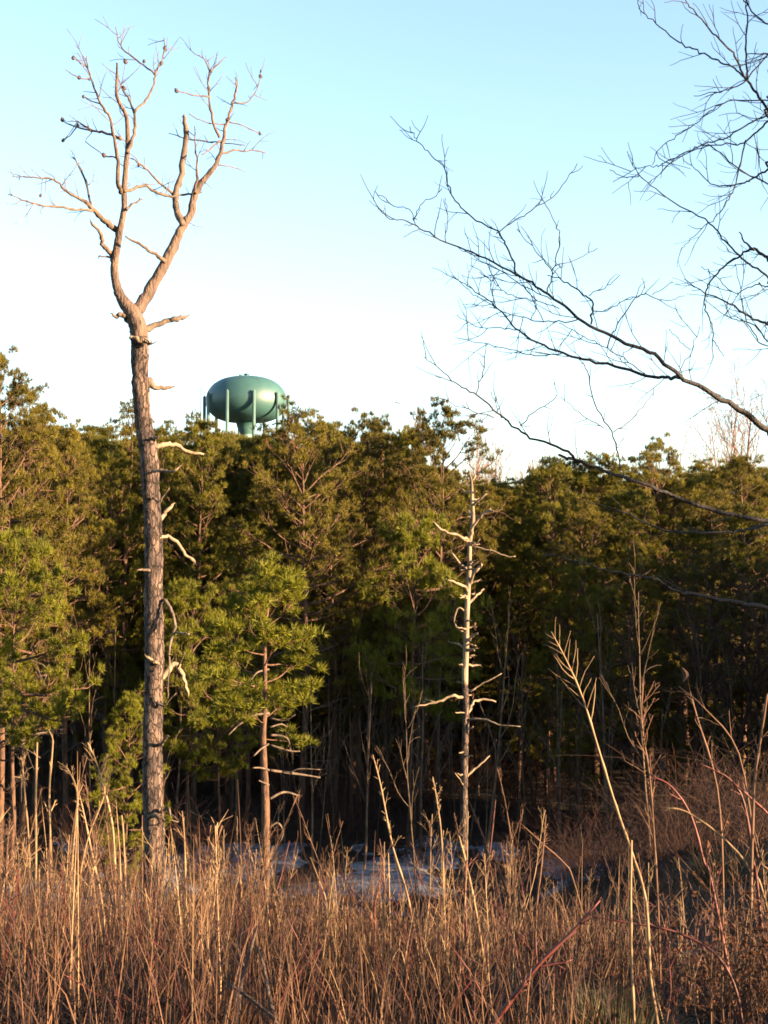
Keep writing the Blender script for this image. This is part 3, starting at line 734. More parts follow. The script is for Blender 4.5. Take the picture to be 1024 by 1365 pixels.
VAR = [make_pine('pine_tree', 101, 13.5, .30, 3.1, 62, m_needle2, dead=7, top=.6, shoots=8, tufts=17),
       make_pine('pine_tree', 102, 13.0, .26, 2.9, 62, m_needle, dead=6, top=.55, shoots=8, tufts=17),
       make_pine('pine_tree', 103, 12.5, .30, 2.5, 58, m_needle, dead=7, top=.6, shoots=8, tufts=17),
       make_pine('pine_tree', 104, 13.0, .32, 3.5, 64, m_needle2, dead=8, top=.5, lean=.02, shoots=8, tufts=17),
       make_pine('pine_tree', 105, 12.0, .16, 2.6, 64, m_needle, dead=4, top=.62, shoots=8, tufts=17),
       make_pine('pine_tree', 106, 14.0, .45, 2.0, 34, m_needle2, dead=8, top=.6, lean=-.02, tufts=11),
       make_pine('pine_tree', 107, 7.0, .10, 2.3, 46, m_needle3, dead=2, top=.6, shoots=8, tufts=17),
       make_pine('pine_tree', 109, 7.2, .40, 2.4, 36, m_needle3, dead=6, top=.5, shoots=8, tufts=17),
       make_pine('pine_tree', 108, 14.2, .36, 4.0, 74, m_needle2, dead=14, top=.45, dl=.9, shoots=8, tufts=15)]
used = set()
def put_pine(v, px, top, d, hw=None, label=None, group=None, rot=None, rg=random.Random(3)):
    src = VAR[v]
    x = float(P(px, HORIZON, d)[0])
    gz = float(ground_z(x, d))
    h = (float(P(px, top, d)[2]) - gz) * .975
    s = h / (src['h'])
    sw = s
    if hw:
        sw = (hw * d / FOC) / (src['w'] * src['h'])
        sw = min(max(sw, s * .6), s * 1.5)
    if v not in used:
        used.add(v); o = src
    else:
        o = copy_tree(src)
    o.location = (x, d, gz)
    o.scale = (sw, sw, s)
    o.rotation_euler = (0, 0, rg.uniform(0, 6.28) if rot is None else rot)
    relabel(o, label, group)
    return o
FRONT = [  # variant, px, top, distance, half width px, label
    (8, 404, 562, 45, 112, 'broad tall pine with an open crown and visible orange limbs just below the water tower'),
    (3, 6, 484, 40, 92, 'tall yellow-green pine cut by the edge of the picture, tallest of its side'),
    (0, 88, 568, 46, 75, 'pine with a reddish bare lower trunk between the edge pine and the dead pine'),
    (5, 166, 517, 52, 52, 'thin wispy pine top showing just behind the tall dead trunk'),
    (2, 258, 553, 49, 58, 'pine crown in front of the legs of the water tower'),
    (1, 320, 584, 53, 60, 'lower pine crown directly under the water tower tank'),
    (3, 478, 560, 50, 78, 'full pine crown between the broad open pine and the round-topped pine'),
    (3, 582, 546, 48, 66, 'round-topped dense pine standing behind the bleached snag, highest beside the sky gap'),
    (2, 662, 640, 57, 55, 'low dark pine just beside the snag under the gap in the skyline'),
    (4, 727, 604, 52, 46, 'narrow dark green pine beneath the tip of the long overhanging branch'),
    (0, 800, 602, 57, 60, 'pine top with a thin leader between the dark narrow pine and the domed pine'),
    (3, 888, 592, 55, 62, 'domed green pine crown rising under the overhanging branches'),
    (0, 990, 606, 50, 74, 'brown-green pine at the edge below the thick overhanging branch'),
    (1, 560, 566, 50, 60, 'pine crown sharing the shaded side of the round-topped pine'),
    (0, 34, 512, 42, 70, 'second tall yellow-green pine just inside the edge pine'),
    (1, 440, 556, 52, 62, 'pine crown filling the skyline between the broad open pine and the full crown'),
    (3, 510, 568, 53, 60, 'pine crown in the dip just before the round-topped pine'),
    (0, 292, 578, 54, 56, 'pine crown tucked under the shaded side of the tank'),
    (2, 352, 588, 53, 56, 'pine crown hiding the tower legs below the bright side of the tank'),
    (3, 52, 556, 49, 66, 'pine crown between the tall edge pine and the reddish trunk'),
    (1, 122, 578, 54, 58, 'pine crown behind the reddish trunk, lower than the wispy top'),
    (2, 225, 566, 53, 50, 'pine crown rising close behind the dead pine, on the tower side'),
    (4, 930, 690, 46, 62, 'dark dense pine below the crossing branch, before the thin-crowned pine'),
    (4, 1005, 668, 45, 62, 'dark dense pine at the very edge, below the thick branch'),
    (0, 852, 725, 46, 62, 'half-shaded brownish pine behind the broom-like weed'),
    (4, 765, 740, 47, 58, 'dark low-branched pine behind the feather-tipped weed'),
    (7, 545, 716, 44, 52, 'half-height pine with a bright yellow tip reaching towards the snag'),
    (7, 24, 738, 36, 60, 'low bushy bright pine at the very edge of the wood'),
    (7, 250, 800, 41, 52, 'young dark green pine just beside the dead pine trunk'),
    (6, 172, 935, 36, 34, 'small bright pine sapling tucked against the dead pine trunk'),
    (2, 215, 610, 55, 55, 'shaded pine behind the dead pine trunk'),
    (1, 140, 600, 50, 55, 'dense pine between the reddish trunk and the dead pine'),
    (0, 530, 620, 54, 60, 'shaded pine in the gap between the full crown and the round-topped pine'),
    (5, 955, 640, 46, 60, 'thin-crowned pine below the branch that crosses the wood'),
    (1, 845, 650, 52, 66, 'shaded pine beneath the domed crown'),
    (3, 770, 670, 49, 60, 'dark shaded pine below the crossing branch, left of the leaning weed'),
    (4, 690, 690, 53, 50, 'dark shaded pine directly behind the snag branches'),
    (1, 330, 690, 46, 60, 'pine of middle height behind the young yellow pine'),
    (2, 450, 690, 48, 60, 'pine of middle height with slender bare trunk beside the broad open pine'),
    (7, 296, 890, 41, 40, 'small green pine close behind the young yellow pine'),
]
for v, px, top, d, hw, lab in FRONT:
    put_pine(v, px, top, d, hw, lab)
rr_ = random.Random(8)
n_back = 0
for row, (d, n, t0, t1) in enumerate(((57, 26, 618, 690), (62, 30, 620, 680), (69, 30, 626, 690), (80, 26, 645, 700), (92, 26, 650, 700), (108, 26, 650, 700))):
    for i in range(n):
        px = -100 + 1600 * (i + rr_.uniform(.1, .9)) / n
        top = rr_.uniform(t0, t1)
        top = 0.55 * top + 0.45 * t0 - (62 if px < 540 else 18)
        if 235 < px < 395: top = max(top, 577)
        if 600 < px < 715: top = max(top, 642 + 12 * rr_.random())
        elif px > 715: top = max(top, 606 + 24 * rr_.random())
        put_pine(rr_.choice((0, 1, 2, 3, 4, 4, 4)), px, top, d + rr_.uniform(-3, 3), None, 'pine among the shaded ranks deeper in the wood', 'pines deeper in the wood')
for i in range(34):
    put_pine(rr_.choice((0, 1, 2, 3, 4)), rr_.uniform(-620, -60), rr_.uniform(540, 640), rr_.uniform(42, 85), None, 'pine of the wood beyond the picture edge, past the edge pine', 'pines beyond the other picture edge')
# pines beyond the picture edge whose shade falls along the foot of the wood
for x, y, h, v in ((15.5, 37, 8.6, 0), (19, 42, 10, 3), (22, 37, 9, 1), (25, 41, 10, 0), (28, 37, 9.5, 2), (24, 32, 8, 4), (32, 38, 10, 3),
                   (36, 34, 9.5, 1), (13.2, 33, 6.5, 4), (17, 32.5, 7.5, 2), (21, 31, 7.5, 0), (27, 30.5, 8.5, 4), (12.8, 41, 8, 1), (33, 29, 8, 3), (9.8, 12.2, 3.2, 6), (10.2, 18.4, 3.4, 6), (11.2, 19.3, 3.6, 6), (13.5, 18.2, 4, 6), (15, 43, 9.2, 1), (17.5, 45, 10, 3), (20, 41, 10, 4), (22, 34, 11, 0), (26, 35, 12, 3), (30, 34, 12, 0), (19, 38.5, 10.5, 2), (13.6, 40, 8.5, 4), (14.0, 36, 8.6, 2), (14.4, 38, 9.6, 4), (14.8, 40, 10, 1), (15.8, 41.8, 10.3, 0), (16.8, 43.6, 10.6, 4), (18, 46, 11.5, 3), (17.2, 37, 9.5, 3), (13.6, 51, 5.5, 4), (15.6, 54, 6, 4), (17.5, 50.5, 6, 4), (15, 57, 6, 4), (18.5, 57.5, 6.5, 4), (13.4, 47.6, 5.5, 4), (21, 54, 7, 4), (16.5, 61, 6.5, 4), (20, 63, 7, 4)):
    src = VAR[v]
    o = copy_tree(src)
    o.location = (x, y, float(ground_z(x, y)))
    s = h / src['h']; o.scale = (s, s, s); o.rotation_euler = (0, 0, x * 1.7)
    relabel(o, 'pine of the wood beyond the picture edge, on the sunny side', 'pines beyond the picture edge')

shade_pine = make_pine('pine_tree', 330, 10.5, .28, 2.3, 60, m_needle, dead=0, top=.5, shoots=8, tufts=17)  # unseen pine added, crown raised, to shade the overhanging branches
shade_pine.location = (9.2, 5.7, float(ground_z(9.2, 5.7)))
relabel(shade_pine, 'unseen tall pine added beyond the picture edge to shade the overhanging tree')

# the young pine with a bare lower trunk full of dead branches
D4 = 32.0
yx = float(P(358, HORIZON, D4)[0]); ygz = float(ground_z(yx, D4))
ytop = float(P(358, 775, D4)[2]) - ygz
young = make_pine('young_pine', 300, ytop, .52, 1.3, 23, m_needle3, shoots=7, tufts=15, dead=0, lean=.035, rtrunk=.105, top=.5)
young.location = (yx, D4, ygz)
relabel(young, 'young yellow-lit pine with a bare lower trunk of dead twisted branches')
y7 = tr(280, 580, 2.53)
rng = np.random.default_rng(77)
for pts, w in (([(200, 938), (150, 945), (100, 975), (62, 1012)], [3.6, 3, 2.4, 1.2]), ([(150, 945), (110, 955), (70, 985)], [2, 1.6, 1]), ([(203, 955), (250, 962), (288, 943)], [2.8, 2.2, 1.4]), ([(203, 1012), (240, 1014), (264, 1028), (271, 1062)], [3.4, 3, 2.4, 1.6]),
               ([(203, 1045), (270, 1065), (304, 1066)], [3, 2.4, 1.4]), ([(197, 1042), (170, 1060), (148, 1082)], [3, 2.4, 1.6]), ([(200, 1130), (170, 1122), (145, 1122)], [3, 2.6, 1.6]),
               ([(200, 1130), (270, 1140), (310, 1145), (372, 1155)], [4, 3.4, 3, 1.6]), ([(270, 1140), (300, 1126), (372, 1128)], [2.4, 2, 1]), ([(203, 1226), (250, 1204), (302, 1217)], [3.8, 3.2, 2]), ([(200, 1322), (228, 1308), (246, 1335), (240, 1368)], [3.4, 3, 2.6, 1.4]),
               ([(198, 1180), (165, 1165)], [3, 1.6]), ([(203, 985), (240, 975), (262, 985)], [2.6, 2, 1.2]), ([(198, 790), (160, 800), (140, 825)], [3, 2.2, 1.2])):
    p, r = traced(y7(pts), w, D4, -.5 if pts[-1][0] < 190 else rng.uniform(-.2, .5), .04, rng)
    p = p - np.array((yx, D4, ygz))
    p, r = smooth_path(p, r, 4)
    b = MB(); b.tube(p, r, 6, 0, .03, rng); b.build('dead_branch', m_bare, young)

# ------------------------------------------------------------------ bare broadleaf trees and saplings
def bare_tree(name, seed, H, levels=4, mat=None, spread=.55, r0=None, kids=(7, 6, 5, 4), sides=(8, 6, 4, 3), mul=1.0, twigmin=0.006):
    rg = np.random.default_rng(seed)
    root = empty(name, 'bare tree', 'tree')
    bt, bc = MB(), MB()
    def grow(p, d, L, r, lv, b):
        n = (9, 7, 5, 4)[min(lv, 3)]
        q = wander(rg, p, d, L, n, (.05, .11, .15, .17)[min(lv, 3)], (.03, .05, .03, .0)[min(lv, 3)])
        b.tube(q, np.linspace(r, max(twigmin * .6, r * (.25 if lv == 0 else .35)), n + 1), sides[min(lv, 3)], 0, cap=lv < 2)
        if lv + 1 >= levels: return
        for k in range(kids[lv]):
            t = (.32 if lv == 0 else .2) + (.66 if lv == 0 else .78) * (k + rg.random()) / kids[lv]
            f = t * n; i = min(int(f), n - 1)
            s = q[i] + (q[i + 1] - q[i]) * (f - i)
            grow(s, side_dir(rg, q[i + 1] - q[i], rg.uniform(.35, .8) * spread / .55), L * rg.uniform(.35, .6) * (1.15 - .55 * t) * mul, max(twigmin, r * (1 - .7 * t) * .55), lv + 1, bc)
    grow(np.zeros(3) - np.array((0, 0, .2)), np.array((0, 0, 1.0)), H, r0 or .011 * H, 0, bt)
    bt.build('trunk', mat or m_twig, root)
    bc.build('crown', mat or m_twig, root)
    root['h'] = H
    return root

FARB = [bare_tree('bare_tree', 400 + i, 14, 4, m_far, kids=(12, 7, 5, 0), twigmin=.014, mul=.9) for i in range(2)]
MIDB = [bare_tree('bare_tree', 410 + i, 10, 4, m_brush, kids=(12, 8, 6, 0), twigmin=.005, mul=1.0, spread=.7) for i in range(3)]
SAP = [bare_tree('sapling', 420 + i, 6, 3, m_sap, kids=(7, 3, 0, 0), r0=.035 + .012 * i, twigmin=.006, mul=.7) for i in range(3)]
seen_src = set()
def put(src, px, d, top=None, h=None, label='', group=None, wide=1.0, lean=(0, 0), x=None, rot=None, rg=random.Random(21)):
    o = src if src.name not in seen_src else copy_tree(src)
    seen_src.add(src.name)
    if x is None: x = float(P(px, HORIZON, d)[0])
    gz = float(ground_z(x, d))
    hh = h or float(P(px, top, d)[2]) - gz
    s = hh / src['h']
    o.location = (x, d, gz); o.scale = (s * wide, s * wide, s)
    o.rotation_euler = (lean[0], lean[1], rg.uniform(0, 6.28) if rot is None else rot)
    relabel(o, label, group)
    return o
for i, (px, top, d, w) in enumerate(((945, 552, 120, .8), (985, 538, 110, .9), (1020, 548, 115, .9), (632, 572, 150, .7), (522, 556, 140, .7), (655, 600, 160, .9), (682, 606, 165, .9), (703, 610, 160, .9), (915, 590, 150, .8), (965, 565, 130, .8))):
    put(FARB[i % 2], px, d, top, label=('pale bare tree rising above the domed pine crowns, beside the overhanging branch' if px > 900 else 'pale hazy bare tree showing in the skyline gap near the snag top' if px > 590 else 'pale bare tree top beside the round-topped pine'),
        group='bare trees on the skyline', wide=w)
for i, (px, top, d) in enumerate(((850, 860, 41), (915, 800, 42), (965, 800, 40), (1008, 780, 41))):
    put(MIDB[i % 3], px, d, top, label='bare rust-brown broadleaf tree with fine twigs ' + ('beneath the domed pine crown', 'under the point where the crossing branches meet', 'before the thin-crowned pine', 'at the very edge of the wood')[i], wide=1.1)
for i, (px, d, top, ln) in enumerate(((447, 44, 880, .03), (472, 47, 800, -.03), (516, 46, 850, 0), (500, 50, 860, .01), (645, 40, 800, .06), (560, 42, 850, .0), (555, 36, 900, -.02), (700, 43, 860, .04), (742, 45, 850, .0), (710, 50, 840, -.05), (815, 44, 850, .02),
                                      (757, 48, 870, 0), (430, 52, 850, .02), (590, 47, 840, -.02), (665, 48, 830, .03), (865, 34, 775, .01), (620, 50, 830, .02), (310, 50, 850, .0), (145, 46, 820, .0), (60, 48, 840, .03), (20, 47, 850, -.02), (925, 43, 850, .0),
                                      (980, 40, 860, .05), (485, 40, 900, .04), (536, 53, 840, -.01), (222, 40, 860, .02), (118, 52, 850, 0))):
    put(SAP[i % 3], px, d, top, label=('slender upright sapling trunk behind the forked weed, catching the sun' if px == 865 else 'slender bare sapling trunk in the dark foot of the wood'), group=None if px == 865 else 'saplings in the dark wood', lean=(0, ln), wide=.8)

# rust-coloured brush: many thin arching stems from one root
def make_brush(seed, H=2.2, n=26, mat=None, leaves=0, name='brush_bush', sub=4, r0=.006):
    rg = np.random.default_rng(seed)
    root = empty(name, 'brush', 'bush')
    b, lf = MB(), MB()
    for i in range(n):
        a = rg.uniform(0, 6.28); el = rg.uniform(.75, 1.5)
        d = np.array((math.cos(a) * math.cos(el), math.sin(a) * math.cos(el), math.sin(el)))
        L = H * rg.uniform(.55, 1.15)
        q = wander(rg, np.array((rg.normal(0, .18), rg.normal(0, .18), -.05)), d, L, 8, .10, -.03)
        b.tube(q, np.linspace(r0, r0 * .35, 9), 4, cap=False)
        for k in range(sub):
            j = rg.integers(2, 8)
            q2 = wander(rg, q[j], side_dir(rg, q[j] - q[j - 1], .7), L * rg.uniform(.15, .4), 4, .15, 0)
            b.tube(q2, np.linspace(r0 * .6, r0 * .3, 5), 3, cap=False)
            if leaves:
                for _ in range(leaves):
                    c = q2[rg.integers(1, 5)]
                    u = rg.standard_normal(3); u /= np.linalg.norm(u); v = np.cross(u, rg.standard_normal(3)); v /= np.linalg.norm(v)
                    s = rg.uniform(.013, .027)
                    w = np.cross(u, v) * s * .35
                    vs = [c, c + u * s * .5 + v * s * .42 + w, c + u * s * 1.3, c + u * s * .5 - v * s * .42 + w]
                    lf.quads(vs, [[0, 1, 2, 3]])
    b.build('stems', mat or m_brush, root)['kind'] = 'stuff'
    if leaves: lf.build('dead_leaves', m_leaf, root, smooth=False)['kind'] = 'stuff'
    root['h'] = H
    return root
BR = [make_brush(500 + i) for i in range(3)]
rs = random.Random(33)
for i in range(62):
    put(SAP[i % 3], 20 + 1000 * (i + rs.random()) / 34 if i < 34 else rs.uniform(360, 860), rs.uniform(39, 56) if i < 34 else rs.uniform(40, 50), rs.uniform(800, 960) if i < 34 else rs.uniform(880, 980), label='slender bare sapling trunk in the dark foot of the wood', group='saplings in the dark wood', lean=(rs.gauss(0, .03), rs.gauss(0, .05)), wide=.75)
for i in range(60):
    put_pine(4, rs.uniform(330, 1060), rs.uniform(820, 915), rs.uniform(54, 74), None, 'low shaded pine of the undergrowth between the trunks', 'low pines between the trunks')
rb = random.Random(4)
for i in range(176):
    if i < 26: px, d = 10 + 1010 * (i + rb.random()) / 26, rb.uniform(38, 50)
    elif i >= 146: px, d = 360 + 420 * (i - 146 + rb.random()) / 30, rb.uniform(44, 56)
    elif i >= 120: px, d = 380 + 520 * (i - 120 + rb.random()) / 26, rb.uniform(60, 78)
    elif i >= 94: px, d = rb.uniform(790, 1040), rb.uniform(20, 38)
    elif i >= 70: px, d = 230 + 560 * (i - 70 + rb.random()) / 24, rb.uniform(23, 33)
    elif i >= 44: px, d = 10 + 1010 * (i - 44 + rb.random()) / 26, rb.uniform(50, 62)
    else: px, d = rb.uniform(680, 1040), rb.uniform(17, 36)
    put(BR[i % 3], px, d, h=rb.uniform(1.5, 3.0) * (.62 if (26 <= i < 44 or 94 <= i < 120) else .52 if 94 > i >= 70 else 1), label='bare rust-brown brush growing at the shaded foot of the wood' if not (26 <= i < 44 or 94 <= i < 120) else 'bare rust-brown brush on the rising bank', group='brush at the foot of the wood' if not (26 <= i < 44 or 94 <= i < 120) else 'brush on the bank', wide=rb.uniform(1, 1.7))
LBR = make_brush(540, .95, 26, m_stalk_b, leaves=5, name='leafy_bush', sub=5, r0=.0045)
for i, (px, d, h, lab) in enumerate(((1020, 6.6, .75, 'low bush with clinging orange dead leaves, nearest the picture corner'), (1006, 8.6, .8, 'orange-leaved low bush beneath the red canes'), (955, 7.0, .5, 'small orange-leaved bush beside the grass tussock'), (1330, 6.1, 1.2, 'unseen orange-leaved bush added beyond the picture edge for shade'), (1330, 7.3, 1.2, 'larger unseen orange-leaved bush added beyond the picture edge for shade'), (1480, 5.6, 1.3, 'unseen orange-leaved bush added farthest beyond the picture edge for shade'))):  # bushes past the frame edge are added unseen to shade the near corner
    put(LBR, px, d, h=h, label=lab, wide=1.1)

# ------------------------------------------------------------------ water tower
DT = 300.0
wtx = float(P(327, HORIZON, DT)[0]); wgz = float(ground_z(wtx, DT))
tower = empty('water_tower', 'green pedestal-legged water tower with a flattened round tank above the pines', 'water tower', (wtx, DT, wgz))
m_tank = M('green_tank_paint', (0.027, 0.076, 0.076), 0.48, (0.022, 0.063, 0.064), .5, 5, spec=0.45, stretch=(1, 1, .18))
m_leg = M('pale_green_leg_paint', (0.07, 0.125, 0.115), 0.5, (0.055, 0.1, 0.095), .4, 3, spec=.4)
px_m = DT / FOC
zc = float(P(327, 535, DT)[2]) - wgz
R = 54.5 * px_m; hu, hd = 33 * px_m, 28.5 * px_m
def lathe(prof, name, mat, parent, seg=64):
    b = MB()
    prof = np.array(prof); n = len(prof)
    th = np.arange(seg) * 2 * math.pi / seg
    v = np.stack([prof[:, 0, None] * np.cos(th), prof[:, 0, None] * np.sin(th), np.repeat(prof[:, 1, None], seg, 1)], -1)
    g = np.arange(n * seg).reshape(n, seg)
    q = np.stack([g[:-1], np.roll(g[:-1], -1, 1), np.roll(g[1:], -1, 1), g[1:]], -1).reshape(-1, 4)
    b.quads(v.reshape(-1, 3), q)
    return b.build(name, mat, parent)
prof = []
for i in range(15):
    a = -math.pi / 2 + math.pi / 2 * i / 14
    prof.append((R * max(.02, math.cos(a)) ** .62, zc + hd * math.sin(a) if i else zc - hd))
prof[0] = (1.9, zc - hd - 1.2)
prof.insert(0, (1.25, zc - hd - 2.6))
for i in range(1, 17):
    a = math.pi / 2 * i / 16
    prof.append((R * max(.004, math.cos(a)) ** .72, zc + hu * math.sin(a)))
lathe(prof, 'tank', m_tank, tower)
lathe([(1.25, -.5), (1.25, zc - hd - 2.5)], 'riser_pipe', m_leg, tower, 20)
ring = []
for i in range(10):
    a = math.radians(-20.5 + 36 * i)
    dx, dy = math.sin(a), -math.cos(a)
    b = MB()
    rl = R + .35
    zt = zc + 1.0
    b.tube([(dx * rl, dy * rl, -.5), (dx * rl, dy * rl, zt * .5), (dx * rl, dy * rl, zt)], [.34, .34, .34], 12)
    b.tube([(dx * rl, dy * rl, zt), (dx * rl, dy * rl, zt + .35)], [.30, .05], 12)
    b.build('leg', m_leg, tower)
    ring.append((dx * rl, dy * rl))
for lev in (.3, .62):
    for i in range(10):
        (x0, y0), (x1, y1) = ring[i], ring[(i + 1) % 10]
        b = MB(); b.tube([(x0, y0, zc * lev), (x1, y1, zc * lev)], [.16, .16], 8); b.build('strut', m_leg, tower)
        b = MB()
        b.tube([(x0, y0, zc * lev - 9), (x1, y1, zc * lev - .2)], [.045, .045], 5); b.build('brace_rod', m_leg, tower)
        b = MB()
        b.tube([(x1, y1, zc * lev - 9), (x0, y0, zc * lev - .2)], [.045, .045], 5); b.build('brace_rod', m_leg, tower)
b = MB(); b.tube([(0, 0, zc + hu - .1), (0, 0, zc + hu + .55)], [.5, .5], 12); b.tube([(0, 0, zc + hu + .55), (0, 0, zc + hu + .8)], [.75, .1], 12); b.build('vent', m_tank, tower)
b = MB(); b.tube([(-1.2, -.6, zc + hu - .2), (-1.2, -.6, zc + hu + .4)], [.35, .35], 10); b.build('hatch', m_tank, tower)
b = MB(); b.tube([(1.3, -.2, zc + hu - .2), (1.3, -.2, zc + hu + 1.4)], [.05, .04], 6); b.build('beacon_mast', m_leg, tower)
a = math.radians(-92.5)
b = MB()
for s in (-.25, .25):
    b.tube([(math.sin(a) * (R + 1.1), -math.cos(a) * (R + 1.1) + s, 2), (math.sin(a) * (R + 1.1), -math.cos(a) * (R + 1.1) + s, zc + 3.2)], [.06, .06], 6)
for k in range(60):
    z = 2.4 + k * (zc - .5) / 60
    b.tube([(math.sin(a) * (R + 1.1), -math.cos(a) * (R + 1.1) - .25, z), (math.sin(a) * (R + 1.1), -math.cos(a) * (R + 1.1) + .25, z)], [.025, .025], 4)
b.build('ladder', m_leg, tower)

# ------------------------------------------------------------------ far wood on the rise behind the pines: one mass of bare crowns
rf = np.random.default_rng(90)
b = MB()
for i in range(420):
    y = rf.uniform(170, 300); x = rf.uniform(-.42, .42) * y
    z = float(ground_z(x, y)); h = rf.uniform(9, 14)
    q = wander(rf, (x, y, z), (0, 0, 1), h, 4, .06)
    b.tube(q, np.linspace(.14, .03, 5), 4, cap=False)
    for k in range(26):
        j = rf.integers(1, 5)
        q2 = wander(rf, q[j - 1] + (q[j] - q[j - 1]) * rf.random(), side_dir(rf, np.array((0, 0, 1.0)), rf.uniform(.3, .9)), h * rf.uniform(.15, .35), 3, .15, .05)
        b.tube(q2, np.linspace(.035, .015, 4), 3, cap=False)
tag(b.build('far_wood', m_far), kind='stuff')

# ------------------------------------------------------------------ dry grass of the near field
def blades(n, yr, h0, h1, w, seed, lean=.28, curve=.5, dens=None, tall=None):
    rg = np.random.default_rng(seed)
    y = rg.uniform(*yr, n); x = rg.uniform(-1, 1, n) * (y * .30 + .5)
    if dens is not None:
        k = rg.random(n) < dens(x, y); x, y = x[k], y[k]; n = len(x)
    z = ground_z(x, y) - .02
    h = rg.uniform(h0, h1, n) * (0.3 + 1.4 * vnoise(x * 1.1 + 30, y * .8 + 30, 41))
    if tall is not None: h *= tall(x, y)
    a = rg.uniform(0, 2 * math.pi, n)
    ln = np.abs(rg.normal(0, lean, n)); cv = rg.uniform(0, curve, n)
    tt = np.array((0, .35, .7, 1.0))
    off = (ln[:, None] * tt + cv[:, None] * tt ** 2.2)
    px_ = x[:, None] + np.cos(a)[:, None] * off * h[:, None]
    py_ = y[:, None] + np.sin(a)[:, None] * off * h[:, None]
    pz_ = z[:, None] + h[:, None] * tt * (1 - .35 * off * tt)
    c = np.stack([px_, py_, pz_], -1)
    fa = rg.uniform(0, 2 * math.pi, n)
    sd = np.stack([np.cos(fa), np.sin(fa), np.zeros(n)], -1)[:, None, :] * (w * rg.uniform(.6, 1.3, n))[:, None, None] * np.array((1, .9, .65, .15))[None, :, None] / 2
    v = np.stack([c - sd, c + sd], 2).reshape(n, 8, 3)
    base = np.arange(n)[:, None] * 8
    q = np.concatenate([base + np.array([[2 * k, 2 * k + 1, 2 * k + 3, 2 * k + 2]]) for k in range(3)], 1).reshape(-1, 4)
    return v.reshape(-1, 3), q
tallf = lambda x, y: 1.0 + .30 * (1 - sstep(-1.5, .3, x / y * 10)) - .45 * sstep(1.2, 2.2, x / y * 10) - .42 * sstep(9.5, 12, y) * sstep(-1.5, -1.0, x / y * 10)
densf = lambda x, y: np.clip(1.1 - .8 * sstep(.9, 1.9, x / y * 10), .22, 1) * (0.12 + 1.1 * sstep(.40, .58, vnoise(x * 1.3 + 5, y * .9 + 5, 3)))
for n, yr, h0, h1, w, sd, ln, cv, dn, mt in ((4800, (4.8, 14.5), .16, .64, .0054, 61, .13, .22, densf, m_grass), (4800, (4.6, 14.5), .18, .48, .0056, 66, .20, .45, densf, m_grass_r),
                                             (3000, (4.6, 14.5), .18, .55, .0050, 65, .18, .3, None, m_stalk_b), (420, (5.5, 13), .45, .85, .0065, 68, .16, .18, densf, m_stalk), (650, (5.5, 14), .4, .8, .006, 69, .16, .3, densf, m_stalk_b), (26000, (4.3, 14.5), .08, .30, .008, 62, .7, .9, None, m_litter_b), (15000, (13, 30), .2, .45, .012, 63, .3, .5, None, m_grass_r)):
    v, q = blades(n, yr, h0, h1, w, sd, lean=ln, curve=cv, dens=dn, tall=tallf)
    tag(link('dry_grass', new_mesh('dry_grass', v, q, np.zeros((0, 3), int), mt)), kind='stuff')

v, q = blades(16000, (12.5, 26), .2, .5, .009, 67, lean=.3, curve=.6, dens=lambda x, y: (x > .5) * 1.0)
tag(link('dry_grass', new_mesh('dry_grass', v, q, np.zeros((0, 3), int), m_stalk_b)), kind='stuff')
# low branching weeds that fill the field between the tall stalks
def weed_templates(k, seed):
    out = []
    for i in range(k):
        rg = np.random.default_rng(seed + i)
        b = MB()
        p = wander(rg, (0, 0, -.02), (rg.normal(0, .08), rg.normal(0, .08), 1), 1.0, 7, .07, .01)
        b.tube(p, np.linspace(.0046, .0022, 8), 3, cap=False)
        for j in range(int(rg.integers(4, 9))):
            t = rg.uniform(.55, 1)
            q0 = min(int(t * 7), 6)
            q = wander(rg, p[q0] + (p[q0 + 1] - p[q0]) * rg.random(), side_dir(rg, p[q0 + 1] - p[q0], rg.uniform(.25, .65)), rg.uniform(.05, .17) * (1.4 - .6 * t), 3, .16, .05)
            b.tube(q, np.linspace(.0026, .0015, 4), 3, cap=False)
            if rg.random() < .5:
                q2 = wander(rg, q[1], side_dir(rg, q[2] - q[1], .7), .07, 2, .1, .03)
                b.tube(q2, np.linspace(.0018, .0012, 3), 3, cap=False)
        out.append((np.concatenate(b.V), np.concatenate(b.Q)))
    return out
def weed_field(n, yr, h0, h1, mat, seed, tmpl, dn=True):
    rg = np.random.default_rng(seed)
    V, Q, k0 = [], [], 0
    y = rg.uniform(*yr, n * 3); x = rg.uniform(-1, 1, n * 3) * (y * .3 + .4)
    if dn:
        k = rg.random(n * 3) < densf(x, y); x, y = x[k], y[k]
    x, y = x[:n], y[:n]
    z, tl = ground_z(x, y), tallf(x, y)
    for i in range(len(x)):
        v, q = tmpl[rg.integers(len(tmpl))]
        h = rg.uniform(h0, h1) * tl[i]
        a = rg.uniform(0, 6.28); c, s_ = math.cos(a), math.sin(a)
        w = h * rg.uniform(.8, 1.3) if h > .3 else .35
        px_, py_ = (v[:, 0] * c - v[:, 1] * s_) * w, (v[:, 0] * s_ + v[:, 1] * c) * w
        lx, ly = rg.normal(0, .14, 2)
        V.append(np.stack([px_ + x[i] + lx * v[:, 2] * h, py_ + y[i] + ly * v[:, 2] * h, v[:, 2] * h + z[i]], -1))
        Q.append(q + k0); k0 += len(v)
    tag(link('low_weeds', new_mesh('low_weeds', np.concatenate(V), np.concatenate(Q), np.zeros((0, 3), int), mat)), kind='stuff')
TM = weed_templates(10, 900)
weed_field(480, (5.2, 14), .32, .66, m_stalk_b, 71, TM)
weed_field(600, (5, 14), .22, .58, m_weed, 72, TM, False)
weed_field(190, (6.6, 13.5), .35, .75, m_stalk, 73, TM)
